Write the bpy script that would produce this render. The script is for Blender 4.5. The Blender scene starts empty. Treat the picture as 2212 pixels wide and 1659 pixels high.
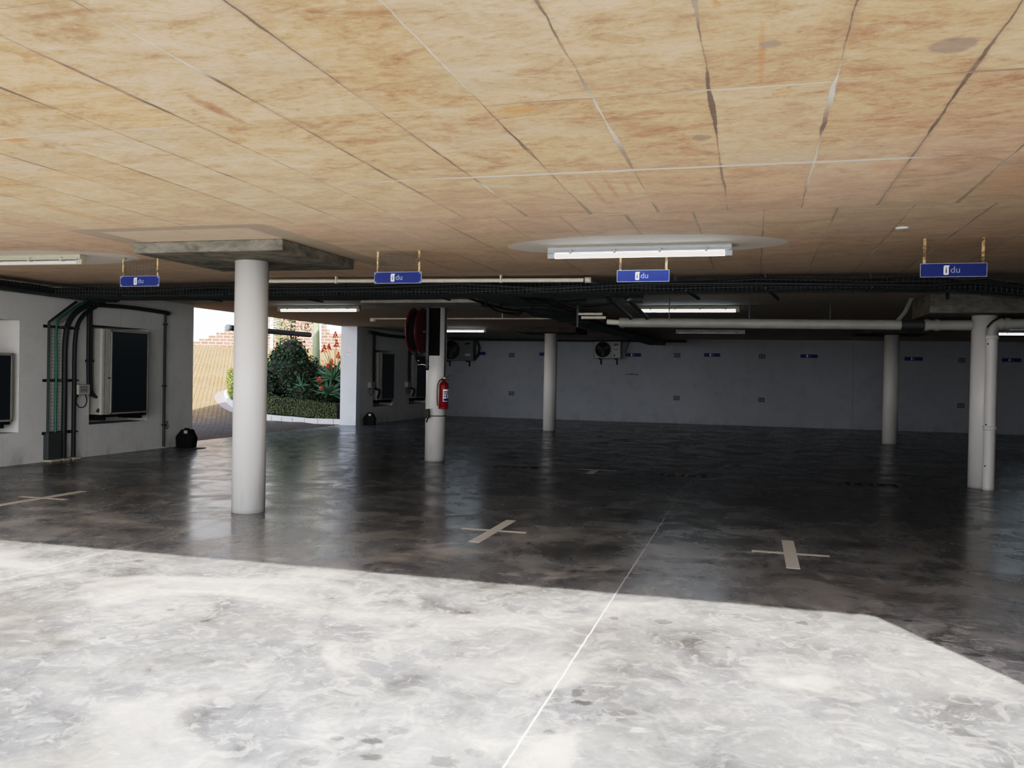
import bpy, bmesh, math, random
from mathutils import Vector, Matrix
R = random.Random(7)
sc = bpy.context.scene
COL = sc.collection

# ------------------------------------------------------------------ helpers
class MB:
    """collects shapes in one mesh"""
    def __init__(s): s.v = []; s.f = []; s.mi = []; s.m = 0; s.sm = []
    def add(s, vs, fs, smooth=False):
        o = len(s.v); s.v += [tuple(v) for v in vs]
        for f in fs:
            s.f.append(tuple(i + o for i in f)); s.mi.append(s.m); s.sm.append(smooth)
    def box(s, x0, x1, y0, y1, z0, z1):
        v = [(x, y, z) for x in (x0, x1) for y in (y0, y1) for z in (z0, z1)]
        s.add(v, [(0,1,3,2), (4,6,7,5), (0,4,5,1), (2,3,7,6), (0,2,6,4), (1,5,7,3)])
        return s
    def bevbox(s, x0, x1, y0, y1, z0, z1, b=.01):
        bm = bmesh.new(); bmesh.ops.create_cube(bm, size=1)
        for v in bm.verts:
            v.co = Vector(((x0+x1)/2 + v.co.x*(x1-x0), (y0+y1)/2 + v.co.y*(y1-y0), (z0+z1)/2 + v.co.z*(z1-z0)))
        bmesh.ops.bevel(bm, geom=bm.edges[:], offset=b, segments=2, affect='EDGES', profile=.5)
        bm.verts.index_update()
        s.add([v.co.copy() for v in bm.verts], [[v.index for v in f.verts] for f in bm.faces]); bm.free(); return s
    def tube(s, pts, r, n=10, caps=True, smooth=True):
        pts = [Vector(p) for p in pts]; rs = r if isinstance(r, (list, tuple)) else [r]*len(pts)
        vs = []; fs = []; up = None
        for i, p in enumerate(pts):
            t = (pts[min(i+1, len(pts)-1)] - pts[max(i-1, 0)]).normalized()
            if up is None:
                up = Vector((0,0,1)) if abs(t.z) < .9 else Vector((1,0,0))
            a = t.cross(up)
            if a.length < 1e-4: a = t.cross(Vector((.3,1,.2)))
            a.normalize(); b = a.cross(t).normalized(); up = b
            for k in range(n):
                an = 2*math.pi*k/n
                vs.append(p + (a*math.cos(an) + b*math.sin(an))*rs[i])
        for i in range(len(pts)-1):
            for k in range(n):
                k2 = (k+1) % n
                fs.append((i*n+k, i*n+k2, (i+1)*n+k2, (i+1)*n+k))
        s.add(vs, fs, smooth)
        if caps:
            o = len(pts)-1
            s.add(vs[:n], [tuple(range(n))]); s.add(vs[o*n:], [tuple(range(n-1, -1, -1))])
        return s
    def lathe(s, prof, c=(0,0,0), n=24, axis='z', smooth=True):
        vs = []; fs = []
        for (r, h) in prof:
            for k in range(n):
                a = 2*math.pi*k/n; u, w = r*math.cos(a), r*math.sin(a)
                p = {'z': (u, w, h), 'x': (h, u, w), 'y': (u, h, w)}[axis]
                vs.append((c[0]+p[0], c[1]+p[1], c[2]+p[2]))
        for i in range(len(prof)-1):
            for k in range(n):
                k2 = (k+1) % n; fs.append((i*n+k, i*n+k2, (i+1)*n+k2, (i+1)*n+k))
        s.add(vs, fs, smooth); return s
    def prism(s, poly, a0, a1, axis='z'):
        """poly of 2D points extruded along axis"""
        def P(u, w, h): return {'z': (u, w, h), 'y': (u, h, w), 'x': (h, u, w)}[axis]
        n = len(poly); vs = [P(u, w, a0) for u, w in poly] + [P(u, w, a1) for u, w in poly]
        fs = [tuple(range(n-1, -1, -1)), tuple(range(n, 2*n))] + [(i, (i+1) % n, n+(i+1) % n, n+i) for i in range(n)]
        s.add(vs, fs); return s
    def build(s, name, mat, parent=None, loc=(0,0,0), rot=(0,0,0)):
        me = bpy.data.meshes.new(name); me.from_pydata(s.v, [], s.f)
        mats = mat if isinstance(mat, (list, tuple)) else [mat]
        for m in mats: me.materials.append(m)
        me.polygons.foreach_set('material_index', s.mi); me.polygons.foreach_set('use_smooth', s.sm)
        me.validate(); me.update()
        bm = bmesh.new(); bm.from_mesh(me)
        if len(bm.faces) < 20000: bmesh.ops.recalc_face_normals(bm, faces=bm.faces[:])
        bm.to_mesh(me); bm.free()
        o = bpy.data.objects.new(name, me); COL.objects.link(o)
        o.location = loc; o.rotation_euler = rot
        if parent: o.parent = parent
        return o

def tag(o, label=None, cat=None, group=None, kind=None):
    if label: o['label'] = label
    if cat: o['category'] = cat
    if group: o['group'] = group
    if kind: o['kind'] = kind
    return o
def thing(name, label, cat, loc=(0,0,0), rz=0, group=None):
    o = bpy.data.objects.new(name, None); COL.objects.link(o); o.empty_display_size = .1
    o.location = loc; o.rotation_euler = (0, 0, rz); return tag(o, label, cat, group)
def struct(o): o['kind'] = 'structure'; return o
def copy_tree(root, loc, label, rz=None):
    def cp(o, par):
        c = o.copy(); COL.objects.link(c)
        if par: c.parent = par
        for ch in list(o.children): cp(ch, c)
        return c
    r = cp(root, None); r.location = loc; r['label'] = label
    if rz is not None: r.rotation_euler = (0, 0, rz)
    return r
def text_mesh(body, size, mat, name, parent, loc, rot, extrude=.0008, align='CENTER', off=0.0, sx=1):
    cu = bpy.data.curves.new(name, 'FONT'); cu.body = body; cu.size = size; cu.extrude = extrude
    cu.align_x = align; cu.align_y = 'CENTER'; cu.offset = off
    t = bpy.data.objects.new('tmp', cu); COL.objects.link(t)
    bpy.context.view_layer.update()
    me = bpy.data.meshes.new_from_object(t.evaluated_get(bpy.context.evaluated_depsgraph_get()))
    bpy.data.objects.remove(t); me.materials.clear(); me.materials.append(mat); me.name = name
    o = bpy.data.objects.new(name, me); COL.objects.link(o); o.location = loc; o.rotation_euler = rot; o.scale = (sx, 1, 1)
    if parent: o.parent = parent
    return o

# ------------------------------------------------------------------ node helper
class N:
    def __init__(s, name, rough=.6, spec=.5):
        s.m = bpy.data.materials.new(name); s.m.use_nodes = True
        s.t = s.m.node_tree; s.b = s.t.nodes['Principled BSDF']
        s.b.inputs['Roughness'].default_value = rough; s.b.inputs['Specular IOR Level'].default_value = spec
    def node(s, typ, **kw):
        n = s.t.nodes.new(typ)
        for k, v in kw.items(): setattr(n, k, v)
        return n
    def put(s, inp, v):
        if hasattr(v, 'is_output') or isinstance(v, bpy.types.NodeSocket): s.t.links.new(v, inp)
        elif v is not None:
            if inp.type == 'RGBA' and len(v) == 3: v = (*v, 1)
            inp.default_value = v
    def math(s, op, a, b=None, c=None, clamp=False):
        n = s.node('ShaderNodeMath', operation=op, use_clamp=clamp)
        s.put(n.inputs[0], a)
        if b is not None: s.put(n.inputs[1], b)
        if c is not None: s.put(n.inputs[2], c)
        return n.outputs[0]
    def pos(s): return s.node('ShaderNodeTexCoord').outputs['Object']
    def world(s): return s.node('ShaderNodeNewGeometry').outputs['Position']
    def xyz(s, v):
        n = s.node('ShaderNodeSeparateXYZ'); s.put(n.inputs[0], v); return n.outputs
    def comb(s, x, y, z=0.0):
        n = s.node('ShaderNodeCombineXYZ'); s.put(n.inputs[0], x); s.put(n.inputs[1], y); s.put(n.inputs[2], z); return n.outputs[0]
    def scale(s, v, sc_):
        n = s.node('ShaderNodeMapping'); s.put(n.inputs['Vector'], v); n.inputs['Scale'].default_value = sc_; return n.outputs[0]
    def rot(s, v, a):
        n = s.node('ShaderNodeMapping'); s.put(n.inputs['Vector'], v); n.inputs['Rotation'].default_value = a; return n.outputs[0]
    def noise(s, v, scale, detail=4, rough=.55, dist=0, lac=2.0):
        n = s.node('ShaderNodeTexNoise'); s.put(n.inputs['Vector'], v)
        n.inputs['Scale'].default_value = scale; n.inputs['Detail'].default_value = detail
        n.inputs['Roughness'].default_value = rough; n.inputs['Distortion'].default_value = dist
        return n.outputs['Fac']
    def vor(s, v, scale, feature='F1', rnd=1.0):
        n = s.node('ShaderNodeTexVoronoi', feature=feature); s.put(n.inputs['Vector'], v)
        n.inputs['Scale'].default_value = scale; n.inputs['Randomness'].default_value = rnd; return n.outputs
    def white(s, v):
        n = s.node('ShaderNodeTexWhiteNoise', noise_dimensions='3D'); s.put(n.inputs['Vector'], v); return n.outputs['Value']
    def ms(s, x, a, b, c=0.0, d=1.0):
        n = s.node('ShaderNodeMapRange', interpolation_type='SMOOTHSTEP'); s.put(n.inputs['Value'], x)
        for k, v in (('From Min', a), ('From Max', b), ('To Min', c), ('To Max', d)): s.put(n.inputs[k], v)
        return n.outputs[0]
    def mix(s, f, a, b, mode='MIX'):
        n = s.node('ShaderNodeMix', data_type='RGBA', blend_type=mode)
        s.put(n.inputs[0], f); s.put(n.inputs[6], a); s.put(n.inputs[7], b); return n.outputs[2]
    def ramp(s, f, stops):
        n = s.node('ShaderNodeValToRGB'); s.put(n.inputs[0], f); e = n.color_ramp.elements
        while len(e) < len(stops): e.new(.5)
        for i, (p, c) in enumerate(stops): e[i].position = p; e[i].color = (*c, 1)
        return n.outputs[0]
    def color(s, c): s.put(s.b.inputs['Base Color'], c); return s
    def bump(s, h, st=.2, d=.02):
        n = s.node('ShaderNodeBump'); s.put(n.inputs['Height'], h); n.inputs['Strength'].default_value = st
        n.inputs['Distance'].default_value = d; s.t.links.new(n.outputs[0], s.b.inputs['Normal']); return s
    def set(s, k, v): s.put(s.b.inputs[k], v); return s

def simple(name, col, rough=.5, metal=0, var=.15, scale=12, spec=.5, emit=None, es=0):
    n = N(name, rough, spec)
    f = n.noise(n.pos(), scale, 4)
    n.color(n.mix(f, tuple(c*(1-var) for c in col), tuple(min(1, c*(1+var)) for c in col)))
    n.set('Metallic', metal)
    if emit:
        n.set('Emission Color', emit); n.b.inputs['Emission Strength'].default_value = es
    return n.m

# ------------------------------------------------------------------ materials
# floor: polished concrete with stains, saw cuts
def mat_floor():
    n = N('polished_concrete', .35, .5); p = n.world(); x, y, z = n.xyz(p)
    big = n.noise(n.scale(p, (.55, .4, 1)), 1.0, 3, .6, .6)
    mid = n.noise(p, 1.7, 6, .62, .8)
    streak = n.noise(n.rot(n.scale(p, (1.4, .7, 1)), (0, 0, .5)), 2.2, 7, .65, 1.5)
    fine = n.noise(p, 30, 5, .7)
    c = n.ramp(mid, [(.30, (.13, .13, .13)), (.42, (.25, .252, .26)), (.54, (.36, .36, .355)), (.68, (.56, .54, .51))])
    c = n.mix(n.ms(streak, .5, .72, 0, .85), c, (.42, .41, .39), 'MULTIPLY')
    flake = n.noise(n.rot(p, (0, 0, .7)), 4.5, 7, .6, 2.0)
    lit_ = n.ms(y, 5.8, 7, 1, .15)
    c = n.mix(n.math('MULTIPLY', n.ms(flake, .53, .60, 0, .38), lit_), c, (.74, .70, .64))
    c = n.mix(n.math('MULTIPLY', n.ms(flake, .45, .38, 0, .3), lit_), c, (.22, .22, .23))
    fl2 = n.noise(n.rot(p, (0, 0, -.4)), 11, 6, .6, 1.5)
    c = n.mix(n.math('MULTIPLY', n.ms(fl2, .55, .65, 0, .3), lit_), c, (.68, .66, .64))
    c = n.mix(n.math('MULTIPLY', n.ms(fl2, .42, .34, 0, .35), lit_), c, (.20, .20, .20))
    sp2 = n.noise(p, 60, 3, .8)
    c = n.mix(n.ms(sp2, .55, .75, 0, .3), c, (.5, .5, .5), 'MULTIPLY')
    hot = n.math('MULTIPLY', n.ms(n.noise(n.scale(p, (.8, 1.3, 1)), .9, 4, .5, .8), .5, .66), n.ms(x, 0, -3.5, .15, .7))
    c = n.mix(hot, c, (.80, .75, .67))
    c = n.mix(n.ms(big, .46, .66, 0, .8), c, (.42, .40, .36), 'MULTIPLY')
    c = n.mix(n.ms(fine, .35, .7, .22, 0), c, (.3, .3, .3), 'MULTIPLY')
    # drops of oil
    v = n.vor(n.comb(x, n.math('ADD', y, n.math('MULTIPLY', mid, .3))), 2.6)
    sel = n.ms(n.xyz(v['Color'])[0], .52, .6)
    size = n.math('MULTIPLY_ADD', n.xyz(v['Color'])[1], .12, .02)
    d = n.math('ADD', v['Distance'], n.math('MULTIPLY', n.math('SUBTRACT', n.noise(p, 14, 3), .5), .16))
    drop = n.math('MULTIPLY', n.math('MULTIPLY', n.ms(n.math('SUBTRACT', d, size), 0, .035, 1, 0), sel), .62)
    v2 = n.vor(p, 9)
    dr2 = n.math('MULTIPLY', n.ms(n.math('ADD', v2['Distance'], n.math('MULTIPLY', n.noise(p, 30, 2), .12)), .11, .2, 1, 0), n.ms(n.xyz(v2['Color'])[0], .78, .82))
    dr2 = n.math('MULTIPLY', dr2, n.ms(n.noise(p, .8, 2), .45, .6, 0, .6))
    m = n.math('MAXIMUM', drop, dr2)
    # placed stains: x, y, rx, ry, strength
    wd = n.math('MULTIPLY', n.math('SUBTRACT', n.noise(p, 5, 6, .65), .5), 4.5); wd2 = n.math('MULTIPLY', n.math('SUBTRACT', n.noise(p, 34, 4, .6), .5), 3.2)
    for (sx, sy, rx, ry, st) in [(-1.67,3.08,.05,.04,.55), (-1.45,3.47,.05,.04,.4), (-1.32,3.96,.16,.06,.5), (-1.1,4.2,.2,.05,.45), (-.33,3.85,.25,.5,.4), (-1.51,3.34,.05,.035,.8), (-1.45,3.20,.055,.035,.75), (-1.66,3.32,.04,.025,.8), (-.80,4.17,.035,.07,.75), (-.755,4.04,.055,.04,.85),
            (-.82,3.66,.035,.03,.6), (-.08,3.66,.06,.035,.55), (-1.19,4.89,.17,.17,.3), (-1.07,3.37,.05,.04,.6), (-1.16,3.25,.07,.05,.6), (-2.9,3.95,.32,.3,.5),
            (-1.83,3.61,.18,.16,.42), (-1.66,3.92,.14,.26,.5), (-3.65,3.99,.16,.07,.45), (-4.0,3.95,.2,.12,.5), (-2.75,4.6,.25,.5,.28), (-1.12,9.4,.4,.5,.75), (-.97,6.9,.28,.22,.7), (-1.35,6.75,.3,.12,.6), (-1.45,7.45,.5,.35,.45),
            (-3.75,8.95,.35,.8,.6), (-3.9,9.9,.3,.9,.5), (-6.9,9.44,.15,.5,.6), (-6.83,7.11,.09,.06,.8), (-6.4,7.09,.35,.3,.6), (-5.9,6.9,.5,.3,.4), (-5.29,8.34,.55,.42,.55), (1.24,5.47,.07,.04,.6), (.8,6.2,.15,.08,.7), (-.25,3.55,.4,.5,.35)]:
        dx = n.math('MULTIPLY', n.math('SUBTRACT', x, sx), 1/rx); dy = n.math('MULTIPLY', n.math('SUBTRACT', y, sy), 1/ry)
        dd = n.math('ADD', n.math('ADD', n.math('MULTIPLY', dx, dx), n.math('MULTIPLY', dy, dy)), wd if rx > .1 else wd2)
        soft = -.6 if rx > .1 else .4
        m = n.math('MAXIMUM', m, n.ms(dd, soft, 1.6 if rx > .1 else 1.2, st, 0))
    c = n.mix(m, c, (.055, .052, .047))
    # pale powdery spots
    pale = n.math('MULTIPLY', n.ms(n.noise(p, .9, 5, .6, 1.2), .56, .7), .5)
    c = n.mix(pale, c, (.86, .80, .70))
    pb = n.math('MULTIPLY', n.ms(n.noise(n.scale(p, (1, 1.6, 1)), 5, 4, .6), .62, .7), .4)
    c = n.mix(pb, c, (.8, .76, .68))
    # saw cut joints: thin pale filler
    def line(coord, at, w): return n.ms(n.math('ABSOLUTE', n.math('SUBTRACT', coord, at)), w*.5, w, 1, 0)
    wob = n.math('MULTIPLY', n.math('SUBTRACT', n.noise(p, 9, 3), .5), .012)
    xw = n.math('ADD', x, wob); yw = n.math('ADD', y, wob)
    c = n.mix(n.math('MULTIPLY', line(xw, -.92, .007), .9), c, (.95, .93, .9))
    c = n.mix(n.math('MULTIPLY', line(xw, -5.19, .008), .8), c, (.8, .78, .7))
    c = n.mix(n.math('MULTIPLY', line(yw, 8.14, .006), n.ms(n.noise(p, .7, 1), .4, .55, .15, .9)), c, (.6, .57, .5))
    c = n.mix(line(yw, 15.6, .008), c, (.3, .28, .25))
    # shade painted into the floor colour, darker and cooler beyond the sun edge
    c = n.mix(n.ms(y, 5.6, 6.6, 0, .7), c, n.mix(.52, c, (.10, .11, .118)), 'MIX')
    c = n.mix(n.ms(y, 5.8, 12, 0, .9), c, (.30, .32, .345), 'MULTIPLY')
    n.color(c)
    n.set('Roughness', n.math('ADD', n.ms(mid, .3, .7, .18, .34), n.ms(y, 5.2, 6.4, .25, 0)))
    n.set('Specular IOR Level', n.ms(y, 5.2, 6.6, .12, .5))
    n.bump(n.noise(n.scale(p, (1, 1.5, 1)), 5, 6), .03, .005)
    return n.m

# ceiling: board-marked raw concrete, tan, with seams, rust bleeding, white painted ellipses round the lamps
def mat_ceiling():
    n = N('shuttered_concrete', .85, .2); p = n.world(); x, y, z = n.xyz(p)
    wob = n.math('MULTIPLY', n.math('SUBTRACT', n.noise(p, 3, 4), .5), .03)
    xo = n.math('ADD', n.math('ADD', x, wob), n.math('MULTIPLY', n.ms(y, 6.83, 6.85), .262))
    u = n.math('DIVIDE', n.math('ADD', xo, .221), .529)
    w = n.math('DIVIDE', n.math('SUBTRACT', n.math('ADD', y, wob), 2.53), 1.442)
    cell = n.comb(n.math('FLOOR', u), n.math('FLOOR', w))
    r1 = n.white(cell); r2 = n.white(n.comb(n.math('FLOOR', w), n.math('FLOOR', u), 3.3))
    cloudy = n.noise(n.scale(p, (1.5, 2.4, 1)), 1.5, 8, .68, .9)
    cl2 = n.noise(n.scale(p, (2.2, 5, 1)), 5, 6, .7)
    c = n.ramp(cloudy, [(.30, (.40, .27, .175)), (.45, (.57, .41, .275)), (.56, (.68, .515, .355)), (.72, (.74, .615, .47))])
    c = n.mix(n.ms(r1, 0, 1, 0, .38), c, (.68, .64, .58), 'MULTIPLY')
    c = n.mix(n.ms(r2, .6, 1, 0, .35), c, (1.0, .86, .72), 'MULTIPLY')
    c = n.mix(n.ms(r2, 0, .35, .3, 0), c, (.68, .56, .44))
    c = n.mix(n.ms(cl2, .48, .7, 0, .55), c, (.70, .6, .52), 'MULTIPLY')
    c = n.mix(n.ms(n.noise(n.scale(p, (1, 2.6, 1)), 9, 6, .7), .5, .75, 0, .45), c, (.78, .68, .52))
    # grey cement patches
    c = n.mix(n.ms(n.noise(p, .8, 4, .6, .5), .55, .7, 0, .45), c, (.60, .50, .40))
    # rust stains
    ru = n.math('MULTIPLY', n.ms(n.noise(n.scale(p, (2.6, 1.4, 1)), 2.3, 5, .7, .6), .62, .72), n.ms(n.noise(p, .55, 2), .45, .6))
    c = n.mix(n.math('MULTIPLY', ru, .8), c, (.60, .26, .09))
    br = n.math('MULTIPLY', n.ms(n.noise(n.scale(p, (2, 1.1, 1)), 2.9, 6, .7, 1), .62, .74), .5)
    c = n.mix(br, c, (.27, .16, .09))
    # grey-brown smudges and placed rust and damp marks
    sm = n.noise(n.scale(p, (1.2, 1.7, 1)), 3.2, 6, .65, 1.2)
    c = n.mix(n.ms(sm, .52, .68, 0, .5), c, (.60, .52, .45), 'MULTIPLY')
    spk = n.noise(n.scale(p, (1.3, 2, 1)), 22, 4, .7)
    c = n.mix(n.ms(spk, .54, .7, 0, .4), c, (.62, .5, .4), 'MULTIPLY')
    c = n.mix(n.ms(spk, .44, .32, 0, .3), c, (.80, .70, .56))
    wq = n.math('MULTIPLY', n.math('SUBTRACT', n.noise(n.scale(p, (3, 2, 1)), 5, 5, .7), .5), 3.2)
    for (sx, sy, rx, ry, st, col) in [(-4.08,4.02,.12,.05,.8,(.62,.24,.07)), (-5.54,6.15,.09,.6,.85,(.60,.27,.09)), (-1.14,4.08,.12,.07,.6,(.60,.30,.10)), (-1.09,5.95,.02,.5,.75,(.45,.18,.08)), (-.97,5.9,.02,.36,.75,(.45,.18,.08)),
            (-.85,5.9,.02,.3,.6,(.5,.22,.1)), (.75,5.6,.14,.1,.5,(.62,.28,.12)), (1.55,6.2,.16,.42,.6,(.58,.28,.15)), (-2.6,3.75,.045,.26,.75,(.24,.12,.07)), (-2.45,2.62,.3,.035,.7,(.25,.16,.10)), (0,3.6,.015,.4,.55,(.55,.25,.1)),
            (-4.5,4.85,.12,.2,.45,(.6,.3,.12)), (-3.5,5.15,.2,.16,.5,(.36,.25,.17)), (-3.9,5.05,.35,.12,.4,(.36,.25,.17)), (-2.35,6.3,.2,.3,.35,(.5,.3,.16)), (-1.7,6.6,.12,.35,.5,(.46,.24,.12)), (1.15,6.4,.12,.14,.45,(.6,.3,.15)), (-.55,4.6,.2,.14,.35,(.42,.26,.15)), (-1.95,3.3,.3,.16,.35,(.45,.38,.3)), (-1.3,3.6,.25,.3,.3,(.48,.42,.33))]:
        dx = n.math('MULTIPLY', n.math('SUBTRACT', x, sx), 1/rx); dy = n.math('MULTIPLY', n.math('SUBTRACT', y, sy), 1/ry)
        dd = n.math('ADD', n.math('ADD', n.math('MULTIPLY', dx, dx), n.math('MULTIPLY', dy, dy)), wq)
        c = n.mix(n.ms(dd, -.6, 1.5, st, 0), c, col)
    c = n.mix(1.0, c, n.mix(n.ms(y, 3.2, 5.2), (.98, .87, .80), (1.12, 1.02, .97)), 'MULTIPLY')  # brightness by depth put into the colour, lifted past the first boards
    # seams
    fu = n.math('ABSOLUTE', n.math('SUBTRACT', n.math('FRACT', n.math('ADD', u, .5)), .5))
    fw = n.math('ABSOLUTE', n.math('SUBTRACT', n.math('FRACT', n.math('ADD', w, .5)), .5))
    du = n.math('MULTIPLY', fu, .529); dw = n.math('MULTIPLY', fw, 1.442)
    rag = n.math('MULTIPLY', n.noise(p, 16, 4, .7), .007)
    lw = n.math('ADD', n.ms(n.noise(p, 1.1, 2), .42, .72, -.001, .011), rag)
    su = n.ms(n.math('SUBTRACT', du, lw), -.003, .003, 1, 0)
    sw = n.ms(n.math('SUBTRACT', dw, lw), -.003, .003, 1, 0)
    tone = n.noise(n.comb(n.math('FLOOR', n.math('ADD', u, .5)), n.math('MULTIPLY', y, .45)), 1.3, 1)
    sc_u = n.mix(n.ms(tone, .54, .64), (.15, .12, .10), (.74, .68, .60))
    halo = n.ms(du, 0, .035, .45, 0)
    c = n.mix(n.math('MULTIPLY', halo, n.ms(tone, .4, .5, 1, .2)), c, (.35, .26, .19))
    c = n.mix(n.math('MULTIPLY', su, n.ms(n.noise(p, 2.5, 4), .36, .56, .5, .9)), c, sc_u)
    tone2 = n.noise(n.comb(n.math('MULTIPLY', x, .4), n.math('FLOOR', n.math('ADD', w, .5))), 1.7, 1)
    c = n.mix(n.math('MULTIPLY', sw, n.ms(n.noise(p, 2.1, 4), .36, .56, .5, .9)), c, n.mix(n.ms(tone2, .45, .6), (.34, .26, .19), (.72, .66, .57)))
    # the whitish joint beyond the first boards
    wj = n.math('MULTIPLY', n.ms(n.math('ABSOLUTE', n.math('SUBTRACT', n.math('ADD', y, wob), 5.41)), .008, .03, 1, 0), n.math('MULTIPLY', n.ms(x, -2.4, -1.6), n.ms(x, 1.1, .7)))
    c = n.mix(n.math('MULTIPLY', wj, .9), c, (.82, .78, .72))
    # grey trowelled spots
    for (sx, sy, r) in [(.03,3.48,.045), (-.3,4.75,.06), (.7,3.64,.1)]:
        d = n.math('ADD', n.math('POWER', n.math('SUBTRACT', x, sx), 2.0), n.math('POWER', n.math('SUBTRACT', y, sy), 2.0))
        c = n.mix(n.ms(n.math('ADD', n.math('SQRT', d), n.math('MULTIPLY', n.math('SUBTRACT', n.noise(p, 20, 3), .5), .05)), r*.7, r, .7, 0), c, (.27, .24, .2))
    # grey bands left by formwork of the nearest drop panel
    def rect(x0, x1, y0, y1):
        return n.math('MULTIPLY', n.math('MULTIPLY', n.ms(x, x0-.02, x0+.02), n.ms(x, x1-.02, x1+.02, 1, 0)), n.math('MULTIPLY', n.ms(y, y0-.02, y0+.02), n.ms(y, y1-.02, y1+.02, 1, 0)))
    band = n.math('MAXIMUM', n.math('MAXIMUM', rect(-6.3, -4.25, 6.78, 6.95), rect(-4.47, -4.2, 6.8, 9.7)), rect(-6.32, -6.05, 6.85, 7.6))
    c = n.mix(n.math('MULTIPLY', band, .75), c, (.17, .165, .15))
    c = n.mix(n.math('MULTIPLY', rect(-6.05, -4.47, 6.95, 7.6), .6), c, (.62, .56, .46))
    # white painted ellipses behind the lamps
    for (cx, cy) in [(-8.3, 8.5), (-1.08, 8.5), (-8.35, 15.7), (-1.1, 15.6), (-8.3, 23.3), (-1.1, 23.4), (6.4, 23.3)]:
        ex = n.math('DIVIDE', n.math('SUBTRACT', x, cx), 1.36); ey = n.math('DIVIDE', n.math('SUBTRACT', y, cy), .62)
        d = n.math('ADD', n.math('MULTIPLY', ex, ex), n.math('MULTIPLY', ey, ey))
        c = n.mix(n.ms(d, .985, 1.0, 1, 0), c, (.78, .76, .73))
    c = n.mix(n.math('MULTIPLY', rect(-1.74, -.3, 13.9, 14.85), n.ms(cloudy, .4, .5, .3, .9)), c, (.7, .7, .68))
    c = n.mix(n.math('MULTIPLY', rect(-8.9, -7.35, 21.6, 22.6), .7), c, (.7, .7, .68))
    # light falloff put into the colour: paler mid deck, greyer and darker behind
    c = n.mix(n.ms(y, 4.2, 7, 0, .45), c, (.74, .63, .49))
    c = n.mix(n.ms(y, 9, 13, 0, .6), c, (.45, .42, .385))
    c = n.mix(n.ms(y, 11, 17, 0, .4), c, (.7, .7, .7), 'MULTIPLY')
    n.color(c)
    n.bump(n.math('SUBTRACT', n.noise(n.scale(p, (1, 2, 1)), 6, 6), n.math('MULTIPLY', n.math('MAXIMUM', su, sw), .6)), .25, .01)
    return n.m

def mat_white_wall(axis='x', tone=(.63, .62, .60), name='white_painted_brick', brick=True, bst=.25):
    n = N(name, .7, .35); p = n.world(); x, y, z = n.xyz(p)
    uv = n.comb(y if axis == 'x' else x, z)
    b = n.node('ShaderNodeTexBrick'); n.put(b.inputs['Vector'], uv); b.inputs['Scale'].default_value = 1
    b.inputs['Brick Width'].default_value = .24; b.inputs['Row Height'].default_value = .086; b.inputs['Mortar Size'].default_value = .006
    b.inputs['Color1'].default_value = (1,1,1,1); b.inputs['Color2'].default_value = (.93,.93,.93,1); b.inputs['Mortar'].default_value = (.8,.8,.8,1)
    c = n.mix(n.noise(p, 1.2, 5), tuple(t*.88 for t in tone), tuple(t*1.08 for t in tone))
    c = n.mix(n.ms(n.noise(p, 2.4, 5, .65), .45, .7, 0, .35), c, tuple(t*.72 for t in tone))
    if brick: c = n.mix(.13, c, b.outputs['Color'], 'MULTIPLY')
    grime = n.math('MULTIPLY', n.ms(z, 0.0, .35, 1, 0), n.ms(n.noise(n.comb(x, n.math('MULTIPLY', y, 1.0), n.math('MULTIPLY', z, .4)), 2.6, 5, .7), .42, .7))
    c = n.mix(n.math('MULTIPLY', grime, .6), c, (.28, .26, .23))
    runs = n.math('MULTIPLY', n.ms(n.noise(n.scale(p, (7, 7, .35)), 1.0, 4, .7), .58, .75), .35)
    c = n.mix(runs, c, (.38, .36, .33))
    n.color(c)
    h = n.noise(p, 24, 4)
    if brick: h = n.math('ADD', n.math('MULTIPLY', h, .5), n.math('MULTIPLY', b.outputs['Fac'], -.6))
    n.bump(h, bst, .01); return n.m

def mat_concrete(name, a, b_):
    n = N(name, .85, .2); p = n.world()
    f = n.noise(n.scale(p, (1, 1, 2)), 4, 7, .68, .5)
    c = n.mix(n.ms(f, .3, .7), a, b_)
    pits = n.ms(n.vor(p, 26)['Distance'], .06, .14, .35, 0)
    c = n.mix(pits, c, (.08, .075, .07)); n.color(c); n.bump(f, .3, .01); return n.m

def mat_column():
    n = N('column_white_paint', .42, .4); p = n.world(); x, y, z = n.xyz(p)
    c = n.mix(n.noise(n.scale(p, (3, 3, 1)), 1.3, 4), (.60, .58, .555), (.68, .665, .64))
    stain = n.math('MULTIPLY', n.ms(n.noise(n.scale(p, (16, 16, 1.4)), 1, 5, .7), .56, .74), n.ms(z, 0, .9, .7, .08))
    c = n.mix(stain, c, (.5, .42, .34))
    c = n.mix(n.ms(z, 0, .05, .45, 0), c, (.3, .28, .25)); n.color(c); n.bump(n.noise(p, 60, 3), .06, .003); return n.m

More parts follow.
